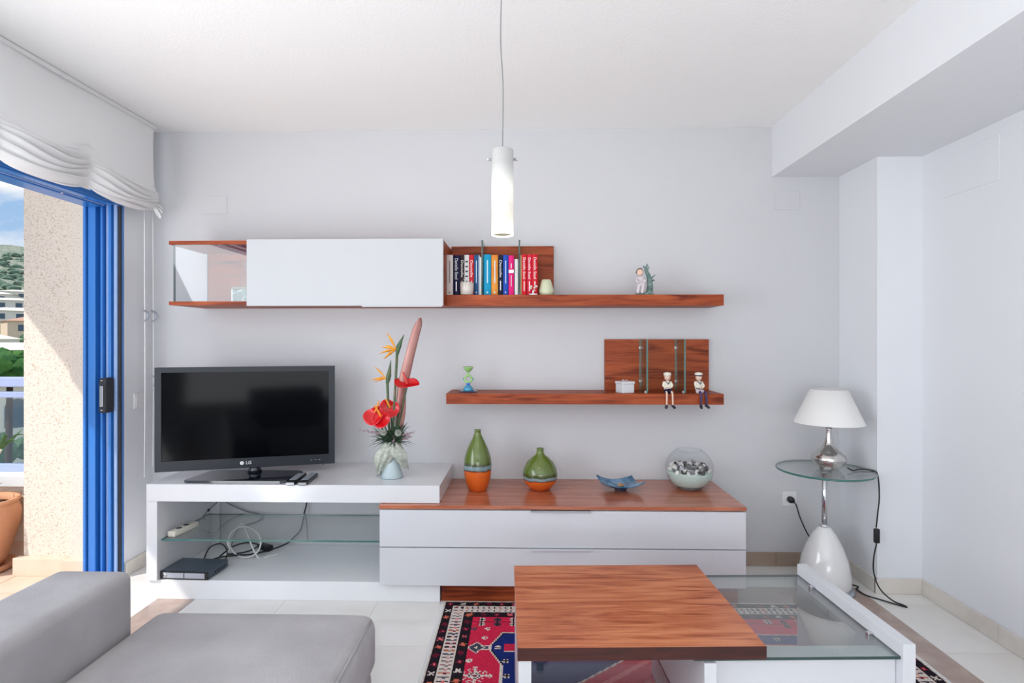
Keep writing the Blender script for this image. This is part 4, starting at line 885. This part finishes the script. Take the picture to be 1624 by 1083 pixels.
for i, (hx, hy, tipx, tipy, base, pts, lab) in enumerate((
    (629, 556, 640, 530, (622, 690), [(603, 551), (613, 527), (601, 561), (607, 570), (610, 548)], 'taller bird-of-paradise flower with orange petals'),
    (613, 602, 619, 571, (617, 690), [(592, 581), (586, 603), (594, 606), (600, 600)], 'lower bird-of-paradise flower with paler orange petals'))):
    b = stem_thing('bird_of_paradise', lab, 'flower', 'birds of paradise in the vase')
    h_ = Vector(fpt(hx, hy)); tube('stem', [fpt(621, 712), fpt(*base), h_], [0.006, 0.0065, 0.007], 'bop_green', b)
    tube('spathe', [h_+Vector((0, 0, -0.02)), h_+Vector((0.008, 0, 0.02)), fpt(tipx, tipy)], [0.008, 0.013, 0.001], 'bop_green', b, flat=0.7)
    for k, (px, py) in enumerate(pts): petal('petal', h_+Vector((-0.005, -0.004, 0.006)), Vector(fpt(px, py))+Vector((0, -0.01*(k % 3), 0)), 0.013, 'orange_petal', b, 0.004, 0.4)
    petal('violet_petal', h_, fpt((hx+pts[0][0])/2-4, (hy+pts[0][1])/2+4), 0.005, 'violet_petal', b)
def anthurium(lab, c, rx, rz, tilt, roll, spad, mat_sp, stem_to):
    b = stem_thing('anthurium', lab, 'flower', 'anthuriums in the vase'); c = Vector(c)
    g = []; R_ = Matrix.Rotation(roll, 3, 'Y') @ Matrix.Rotation(tilt, 3, 'X')
    for i in range(9):
        row = []
        for j in range(25):
            a = 2*PI*j/24; rr = i/8; hr = 1-0.18*math.cos(a)-0.22*max(0, math.cos(a))**6+0.15*max(0, -math.cos(a))**4
            q = Vector((rx*rr*hr*math.sin(a), rz*rr*hr*math.cos(a), 0.016*rr**2+0.006*math.sin(3*a)*rr**2)); row.append(c+R_ @ q)
        g.append(row)
    sheet('spathe', 'red_petal', b, g, 0.0012)
    tube('spadix', [c+Vector((0, -0.004, 0)), c+(Vector(spad)-c)*0.5+Vector((0.002, -0.006, 0)), spad], [0.006, 0.0055, 0.003], mat_sp, b)
    tube('stem', [c+Vector((0, 0.004, -0.003)), (Vector(stem_to)+c)/2+Vector((0, 0.012, -0.01)), stem_to], 0.004, 'bop_green', b)
anthurium('flat red anthurium with upright spadix, topmost of the red ones', fpt(645, 609), 0.064, 0.050, 0.42, 0.12, fpt(638, 590), 'spadix_red', fpt(624, 700))
anthurium('red anthurium with orange spadix leaning left above the vase', fpt(595, 656, FY-0.03), 0.054, 0.050, 1.05, -0.35, fpt(604, 634, FY-0.05), 'spadix', fpt(618, 705))
anthurium('red anthurium facing forward at the middle of the bouquet', fpt(608, 660, FY-0.045), 0.046, 0.044, 1.35, 0.15, fpt(599, 640, FY-0.075), 'spadix', fpt(619, 705))
anthurium('red anthurium behind the others at the middle right of bouquet', fpt(618, 646, FY+0.0), 0.052, 0.050, 1.15, 0.45, fpt(612, 632, FY-0.02), 'spadix', fpt(621, 705))
lf = stem_thing('dried_leaf', 'tall pinkish dried palm leaf rising above the bouquet', 'leaf'); g = []
for i in range(21):
    t_ = i/20; cxp = 634+ (660-634)*t_; cyp = 650-(650-504)*t_; row = []
    cxp = 630+34*t_**1.25; wv = (0.012+0.022*min(1, t_*3))*(1-0.30*t_)*(1-max(0, (t_-0.88)/0.12)**2*0.75)
    for j in range(7):
        s_ = j/6*2-1; q = fpt(cxp, cyp); row.append((q[0]+s_*wv*0.9, 0.022-0.016*(1-s_*s_)+0.012*s_, q[2]+s_*wv*0.28))
    g.append(row)
sheet('blade', 'pink_leaf', lf, g, 0.0015); tube('leaf_stem', [fpt(622, 710), (fpt(630, 655)[0], 0.02, fpt(630, 655)[2])], [0.005, 0.005], 'bop_green', lf, curve=False)
lf2 = stem_thing('dried_leaf', 'short pinkish dried leaf upright behind the middle flowers', 'leaf'); g = []
for i in range(13):
    t_ = i/12; row = []; wv = 0.026*math.sin(PI*min(0.97, 0.15+0.8*t_))**0.7
    for j in range(5):
        s_ = j/4*2-1; q = fpt(628+8*t_, 690-75*t_); row.append((q[0]+s_*wv, 0.036+0.006*s_*s_, q[2]))
    g.append(row)
sheet('blade', 'pink_leaf', lf2, g, 0.0015)
for i, (ax, ay, bx, by, lab) in enumerate(((604, 686, 573, 680, 'mauve flower spike pointing left from the bouquet'), (640, 690, 660, 682, 'mauve flower spike pointing right from the bouquet'), (624, 712, 627, 690, 'mauve flower spike standing at the front of bouquet'), (640, 694, 655, 690, 'short mauve flower spike at the lower right of bouquet'))):
    b = stem_thing('flower_spike', lab, 'flower', 'mauve spikes in the bouquet'); p0 = Vector(fpt(ax, ay, FY-0.03)); p1 = Vector(fpt(bx, by, FY-0.045)); bm = bmesh.new()
    for k in range(16):
        t_ = k/15; q = p0.lerp(p1, t_); blob_bm(bm, q+Vector((0.003*math.sin(k*2.1), 0.003*math.cos(k*2.1), 0.003*math.cos(k*1.3))), 0.0085*(1-0.7*t_), 1, 0.15)
    from_bm('spike', bm, 'mauve', b); tube('stem', [fpt(621, 706), p0], 0.0025, 'bop_green', b, seg=6, curve=False)
for i, (px, py, lab) in enumerate(((611, 683, 'whitish pincushion flower at the left of the greenery'), (634, 684, 'whitish pincushion flower at the right of the greenery'))):
    b = stem_thing('pincushion_flower', lab, 'flower', 'pincushion flowers'); bm = bmesh.new(); c = Vector(fpt(px, py, FY-0.045))
    for k in range(60):
        a = k*2.4; zz = k/60; q = Vector((math.cos(a)*math.sqrt(zz*(2-zz)), -1+zz*0.9, math.sin(a)*math.sqrt(zz*(2-zz)))); add_tube(bm, [c, c+q*0.019], [0.0018, 0.0012], 4)
    from_bm('bloom', bm, 'burlap', b); tube('stem', [fpt(621, 710), c], 0.003, 'bop_green', b, seg=6, curve=False)
rg = random.Random(3); bm = bmesh.new()
for i in range(230):
    a = rg.uniform(0, 6.28); el = rg.uniform(-0.25, 1.1); ln = rg.uniform(0.04, 0.135); p0 = Vector(fpt(621, 704))+Vector((rg.uniform(-0.03, 0.03), rg.uniform(-0.02, 0.02), rg.uniform(0.0, 0.03)))
    d = Vector((math.cos(a)*math.cos(el), 0.6*math.sin(a)*math.cos(el)-0.15, math.sin(el)))
    add_tube(bm, spline([p0, p0+d*ln*0.6+Vector((0, 0, 0.01)), p0+d*ln], 3), [0.0012]+[rg.uniform(0.0024, 0.0052)]*3+[0.002, 0.001, 0.0006], 5, 0.4)
tag(from_bm('greenery', bm, 'leaf_dark', None), 'dense dark green filler foliage around the bouquet base', 'foliage', kind='stuff').location = (FX, FY, BZ)

# ------------------------------------------------------------------ pendant lamp
pd = thing('pendant_lamp', 'lit white glass cylinder pendant lamp hanging on a thin cord', 'pendant lamp', (-0.075, 1.88, 1.638))
lathe('glass_shade', [(0.0362, 0.004), (0.0372, 0.0), (0.0372, 0.288), (0.035, 0.290), (0.004, 0.290)], 'opal_lit', pd, seg=40, cap1=False, cap0=False)
lathe('lower_rim', [(0.0362, 0.003), (0.030, 0.004)], 'opal_lit', pd, seg=40, cap0=False, cap1=False)
tube('cord', [(0, 0, 0.29), (0.002, 0, 0.50), (-0.006, 0, 0.66), (-0.003, 0, 0.85)], 0.0018, 'cable_grey', pd, seg=6)
lathe('ceiling_cup', [(0.055, 0.845), (0.055, 0.8615)], 'white_satin', pd, seg=28)
for s_ in (-1, 1): lathe('side_pin', [(0.0045, 0), (0.0045, 0.010), (0.006, 0.011), (0.006, 0.015)], 'chrome', pd, seg=12).matrix_local = Matrix.Translation((s_*0.036, 0, 0.258)) @ Matrix.Rotation(s_*PI/2, 4, 'Y')
bd = bpy.data.lights.new('pendant_bulb', 'POINT'); bd.energy = 1.2; bd.color = (1, 0.9, 0.75); bd.shadow_soft_size = 0.03
bo = bpy.data.objects.new('pendant_bulb', bd); C.objects.link(bo); bo.location = (-0.075, 1.88, 1.59)

# ------------------------------------------------------------------ side table and table lamp
stb = thing('side_table', 'round glass side table on a white bullet-shaped pedestal', 'side table', (1.550, 2.905, 0))
lathe('foot_disc', [(0.135, 0), (0.138, 0.008), (0.130, 0.018)], 'silver', stb, seg=40)
lathe('pedestal', [(0.118, 0.018), (0.124, 0.04), (0.122, 0.09), (0.108, 0.16), (0.085, 0.225), (0.055, 0.285), (0.030, 0.318), (0.024, 0.322)], 'ceramic_white', stb, seg=40)
lathe('collar', [(0.024, 0.322), (0.026, 0.330), (0.016, 0.336)], 'chrome', stb, seg=24)
lathe('pole', [(0.0125, 0.330), (0.0125, 0.600)], 'chrome', stb, seg=20)
lathe('flange', [(0.030, 0.598), (0.034, 0.604), (0.034, 0.6075)], 'chrome', stb, seg=24)
bm = bmesh.new(); add_lathe(bm, [(0.227, 0.608), (0.230, 0.611), (0.230, 0.615), (0.227, 0.618)], 64); bmesh.ops.recalc_face_normals(bm, faces=bm.faces)
me = bpy.data.meshes.new('glass_top'); bm.to_mesh(me); bm.free(); me.materials.append(M['glass']); me.materials.append(M['glass_edge'])
for p in me.polygons: p.material_index = 0 if abs(p.normal.z) > 0.95 else 1
link('glass_top', me, None, stb)
LX, LY, LZ = 1.572, 2.905, 0.6185
tl_ = thing('table_lamp', 'table lamp with mercury-glass base and white cone shade', 'lamp', (LX, LY, LZ))
lathe('lamp_base', [(0.044, 0), (0.050, 0.005), (0.074, 0.030), (0.082, 0.052), (0.078, 0.070), (0.055, 0.092), (0.032, 0.112), (0.020, 0.138), (0.014, 0.175), (0.013, 0.205), (0.016, 0.214)], 'mercury', tl_, seg=40)
lathe('socket', [(0.010, 0.214), (0.010, 0.26)], 'steel', tl_, seg=14)
lathe('lamp_shade', [(0.164, 0.238), (0.087, 0.412), (0.085, 0.412), (0.162, 0.238)], 'shade', tl_, seg=48, cap0=False, cap1=False)
for a in range(3): tube('shade_spider', [(0, 0, 0.255), (0.09*math.cos(a*2.09), 0.09*math.sin(a*2.09), 0.395)], 0.0015, 'steel', tl_, seg=5, curve=False)
cd = thing('lamp_cord', 'black lamp cord with inline switch hanging from the side table', 'cord', (0, 0, 0))
tube('cord', [(LX+0.066, LY-0.05, LZ+0.018), (LX+0.09, LY-0.06, LZ+0.006), (LX+0.14, LY-0.03, LZ+0.006), (LX+0.19, LY-0.04, LZ+0.004), (LX+0.217, LY-0.05, LZ-0.015), (1.790, 2.842, 0.50), (1.782, 2.840, 0.42), (1.772, 2.838, 0.34)], 0.0035, 'cable_black', cd, seg=7)
rbox('inline_switch', 1.760, 1.786, 2.826, 2.846, 0.262, 0.335, 0.006, 'plastic_black', cd, cuts=4)
tube('cord', [(1.773, 2.836, 0.262), (1.755, 2.830, 0.19), (1.752, 2.825, 0.12), (1.765, 2.80, 0.05), (1.80, 2.76, 0.010), (1.83, 2.72, 0.0045), (1.825, 2.705, 0.0045), (1.76, 2.77, 0.0045), (1.71, 2.83, 0.0045), (1.705, 2.89, 0.0045), (1.73, 2.92, 0.006), (1.70, 2.95, 0.0045)], 0.0035, 'cable_black', cd, seg=7)
sk = thing('wall_socket', 'white wall socket low on the back wall behind side table', 'socket', (1.507, YB, 0.381))
box('socket_plate', -0.040, 0.040, -0.008, 0, -0.042, 0.042, 'plate', sk, bev=0.003)
lathe('socket_well', [(0.022, 0), (0.022, 0.002)], 'plate', sk, seg=24).matrix_local = Matrix.Translation((-0.002, -0.0082, 0)) @ Matrix.Rotation(PI/2, 4, 'X')
pg = thing('plug', 'black power plug with trailing cord in the wall socket', 'plug', (1.507, YB-0.0105, 0.381))
lathe('plug_body', [(0.018, 0), (0.018, 0.02), (0.013, 0.034)], 'plastic_black', pg, seg=18).matrix_local = Matrix.Rotation(PI/2, 4, 'X')
tube('cord', [(0.006, -0.03, -0.004), (0.022, -0.034, -0.03), (0.04, -0.034, -0.09), (0.075, -0.034, -0.17), (0.115, -0.036, -0.235), (0.16, -0.04, -0.30)], 0.0036, 'cable_black', pg, seg=7)

# ------------------------------------------------------------------ rug
RW, RD = 1.964, 1.32
def rug_col(a, b):
    cx = min(a, RW-a); cy = min(b, RD-b); d = min(cx, cy); run = b if cx < cy else a
    ivory = S(216, 204, 196); dark = S(34, 26, 34); red = S(206, 40, 74); blue = S(30, 44, 112); pink = S(226, 110, 120); rust = S(190, 100, 70); mar = S(120, 26, 52); grey = S(70, 70, 84)
    def motif(t, q, half):             # alternating rosettes and crosses along a dark band
        per = 0.062; k = int(t/per); u = (t/per-k-0.5)*per; r = math.hypot(u, q)
        if k % 4 == 1:
            if abs(abs(u)-abs(q)) < 0.005 and r < half: return ivory if k % 8 == 1 else pink
            return dark
        c = (mar, grey, rust, mar)[k % 4]
        if r < half*0.28: return dark if k % 2 else pink
        if r < half*0.85 and int((math.atan2(q, u)+PI)/(PI/4)) % 2 == 0: return c
        if r < half*0.6: return c
        return dark
    if d < 0.009: return ivory
    if d < 0.046: return motif(run, d-0.0275, 0.017)
    if d < 0.049: return dark
    if d < 0.106:
        u = (run % 0.026); q = d-0.0775
        k = int(run/0.026)
        if 0.007 < u < 0.017 and 0.007 < abs(q) < 0.022: return (dark, grey, mar, dark, rust, grey)[k % 6]
        if abs(q) < 0.005 and 0.012 < u < 0.021: return (pink, mar, grey)[k % 3]
        return ivory
    if d < 0.109: return dark
    if d < 0.146: return motif(run+0.02, d-0.1275, 0.017)
    if d < 0.149: return dark
    # field, mirrored left to right and front to back
    fa, fb = cx, b if b < RD/2 else RD-b
    fb2 = b
    def near(x, y, r): return math.hypot(fa-x, fb-y) < r
    for (x, y) in ((0.195, 0.175), (0.265, 0.175), (0.335, 0.175), (0.405, 0.175), (0.475, 0.175), (0.195, 0.215), (0.265, 0.215), (0.335, 0.215), (0.405, 0.215)):
        if near(x, y, 0.016):
            dk = round((x-0.195)/0.07) % 2
            if abs(fa-x) < 0.003 or abs(fb-y) < 0.003: return dark
            return grey if dk and not near(x, y, 0.008) else (dark if dk else ivory)
    if abs(fb-0.196) < 0.002: return mar
    step = lambda t: math.floor(t/0.014)*0.014
    c0 = 0.405
    edge = 0.238+0.42*step(abs(fb-c0)) if fb < 0.53 else 0.29
    top = 0.283
    ins = (fa-edge) if fb < 0.53 else fa-0.29
    inb = fb-top
    m_ = min(ins, inb)
    if m_ > 0:
        if m_ < 0.008: return ivory
        if m_ < 0.013: return dark
        for (x, y) in ((0.275, 0.405), (0.31, 0.50), (0.315, 0.60), (0.40, 0.325), (0.50, 0.325), (0.60, 0.325), (0.72, 0.325), (0.84, 0.325)):
            if near(x, y, 0.014):
                if abs(fa-x) < 0.003 or abs(fb-y) < 0.003: return dark
                return ivory
        ca, cb = fa-0.345, fb-0.405
        if (abs(step(ca)) < 0.05 and abs(cb) < 0.03) or (fa > 0.355 and 0.36 < fb < 0.46):
            if min(abs(abs(cb)-0.03), abs(fa-0.355)) < 0.003: return ivory
            if math.hypot(fa-0.36, cb) < 0.012: return ivory
            return red
        if fa > 0.46 and fb > 0.40:
            q = abs(fa-RW/2)*0.8+abs(fb-RD/2)
            if q < 0.34:
                if q > 0.33: return ivory
                if q < 0.12: return blue if q < 0.10 else ivory
                return red if int(q/0.03) % 4 else pink
        return blue
    # pendant diamond at the medallion tip
    q = abs(fa-0.185)*1.15+abs(fb-c0)
    if q < 0.044:
        return ivory if q > 0.036 else (grey if q > 0.010 else ivory)
    if 0.20 < fa < 0.25 and abs(fb-c0) < 0.016: return grey if abs(fb-c0) < 0.010 else ivory
    # lozenge flower
    qx, qy = abs(fa-0.195), abs(fb-0.60); q = qx+qy*1.1
    if q < 0.032: return ivory if q > 0.026 else (grey if q > 0.020 else (ivory if q > 0.012 else mar))
    if q < 0.070:
        if qy < 0.003 or qx < 0.003: return ivory
        if int(q/0.008) % 2 == 0 and int((math.atan2(qy, qx))/(PI/14)) % 2 == 0: return ivory
    for (x, y) in ((0.165, 0.255), (0.225, 0.255), (0.165, 0.50), (0.215, 0.33)):
        if near(x, y, 0.013) and not near(x+0.003, y, 0.005): return grey if x < 0.2 and y < 0.3 else ivory
    return red
nx, ny = 300, 200
me = bpy.data.meshes.new('rug'); vs = []; fs = []
for j in range(ny+1):
    for i in range(nx+1): vs.append((RW*i/nx, -RD*j/ny, 0.007+0.0006*math.sin(i*0.9)*math.sin(j*1.1)))
for j in range(ny):
    for i in range(nx): a = j*(nx+1)+i; fs.append((a, a+nx+1, a+nx+2, a+1))
per = [i for i in range(nx+1)]+[j*(nx+1)+nx for j in range(1, ny+1)]+[ny*(nx+1)+i for i in range(nx-1, -1, -1)]+[j*(nx+1) for j in range(ny-1, 0, -1)]
off = len(vs)
for k in per: v = vs[k]; vs.append((v[0], v[1], 0.0))
for k in range(len(per)): k2 = (k+1) % len(per); fs.append((per[k], per[k2], off+k2, off+k))
me.from_pydata(vs, [], fs); ca = me.color_attributes.new('dye', 'FLOAT_COLOR', 'CORNER'); data = []
rr = random.Random(11)
for j in range(ny):
    for i in range(nx):
        c = rug_col(RW*(i+0.5)/nx, RD*(j+0.5)/ny); k = rr.uniform(0.85, 1.1); data += [c[0]*k, c[1]*k, c[2]*k, 1]*4
ivr = S(216, 204, 196)
for k in range(len(per)): data += list(ivr)*4
ca.data.foreach_set('color', data)
rug = thing('rug', 'red and blue patterned oriental rug under the coffee table', 'rug', (-0.389, 2.705, 0.0005), math.radians(0.4)); link('pile', me, 'rug', rug)
bm = bmesh.new()
for k in range(150):
    y = -RD*(k+0.5)/150
    for sx_, x in ((-1, 0), (1, RW)): add_box(bm, min(x, x+sx_*0.016), max(x, x+sx_*0.016), y-0.0028, y+0.0028, 0.0006, 0.0035)
fr_ = from_bm('fringe', bm, 'white_matte', rug); fr_['kind'] = 'stuff'

# ------------------------------------------------------------------ coffee table
ct = thing('coffee_table', 'low coffee table with wooden top, glass extension and white panels', 'coffee table', (-0.020, 1.556, 0.0082), math.radians(2.1))
DZ = -0.0082
box('wooden_top', 0, 0.703, 0, 0.57, 0.383+DZ, 0.420+DZ, 'wood_top', ct, bev=0.0012, seg=1)
ft = box('front_edge', 0.0, 0.703, -0.0012, 0.0, 0.3835+DZ, 0.4195+DZ, 'wood_dark', ct); ft['label'] = 'darker front edge'  # thin front strip coloured darker than the wooden top
box('leg_panel', 0.003, 0.039, 0.002, 0.568, 0, 0.3828+DZ, 'white_satin', ct, bev=0.001, seg=1)
box('leg_panel', 0.528, 0.563, 0.002, 0.568, 0, 0.3705+DZ, 'white_satin', ct, bev=0.001, seg=1)
glass_slab('glass_shelf', 0.0395, 0.5275, 0.03, 0.54, 0.108+DZ, 0.116+DZ, ct, edge='glass_edge_dark')
for x in (0.045, 0.521):
    for y in (0.08, 0.50): lathe('shelf_clip', [(0.006, -0.006), (0.007, 0), (0.006, 0.004)], 'steel', ct, seg=10, loc=(x, y, 0.116+DZ))
glass_slab('glass_top', 0.500, 1.0925, 0.010, 0.562, 0.3735+DZ, 0.3825+DZ, ct, face='glass_table', edge='glass_edge_dark')
box('end_panel', 1.093, 1.129, 0.0, 0.57, 0, 0.421+DZ, 'white_satin', ct, bev=0.001, seg=1)
box('front_board', 0.5645, 1.0925, 0.030, 0.088, 0.0, 0.3715+DZ, 'white_satin', ct, bev=0.001, seg=1)
for y in (0.13, 0.45):
    box('glass_clip', 1.074, 1.0935, y-0.008, y+0.008, 0.366+DZ, 0.389+DZ, 'chrome', ct, bev=0.002)

# ------------------------------------------------------------------ sofa
sf = thing('sofa', 'grey fabric chaise sofa with a low block arm', 'sofa', (-0.95, 0.9, 0))
X_ = lambda x: x+0.95
Y_ = lambda y: y-0.9
rbox('arm', X_(-1.455), X_(-1.212), Y_(-0.3), Y_(1.700), 0.09, 0.572, 0.030, 'fabric_grey', sf, bulge=0.004, cuts=14)
rbox('seat_cushion', X_(-1.208), X_(-0.478), Y_(-0.05), Y_(1.800), 0.215, 0.402, 0.045, 'fabric_grey', sf, bulge=0.012, cuts=14)
tube('piping', [(X_(-0.489), Y_(0.0), 0.3905), (X_(-0.485), Y_(0.9), 0.395), (X_(-0.489), Y_(1.76), 0.3905)], 0.003, 'fabric_grey', sf, seg=6)
rbox('base', X_(-1.206), X_(-0.490), Y_(-0.3), Y_(1.785), 0.06, 0.225, 0.025, 'fabric_grey', sf, cuts=6)
rbox('backrest', X_(-1.206), X_(-0.49), Y_(-0.40), Y_(-0.06), 0.06, 0.78, 0.05, 'fabric_grey', sf, bulge=0.012, cuts=8)
for x in (-1.40, -0.56):
    for y in (-0.2, 1.6): lathe('foot', [(0.022, 0), (0.026, 0.092)], 'steel', sf, seg=14, loc=(X_(x), Y_(y), 0))
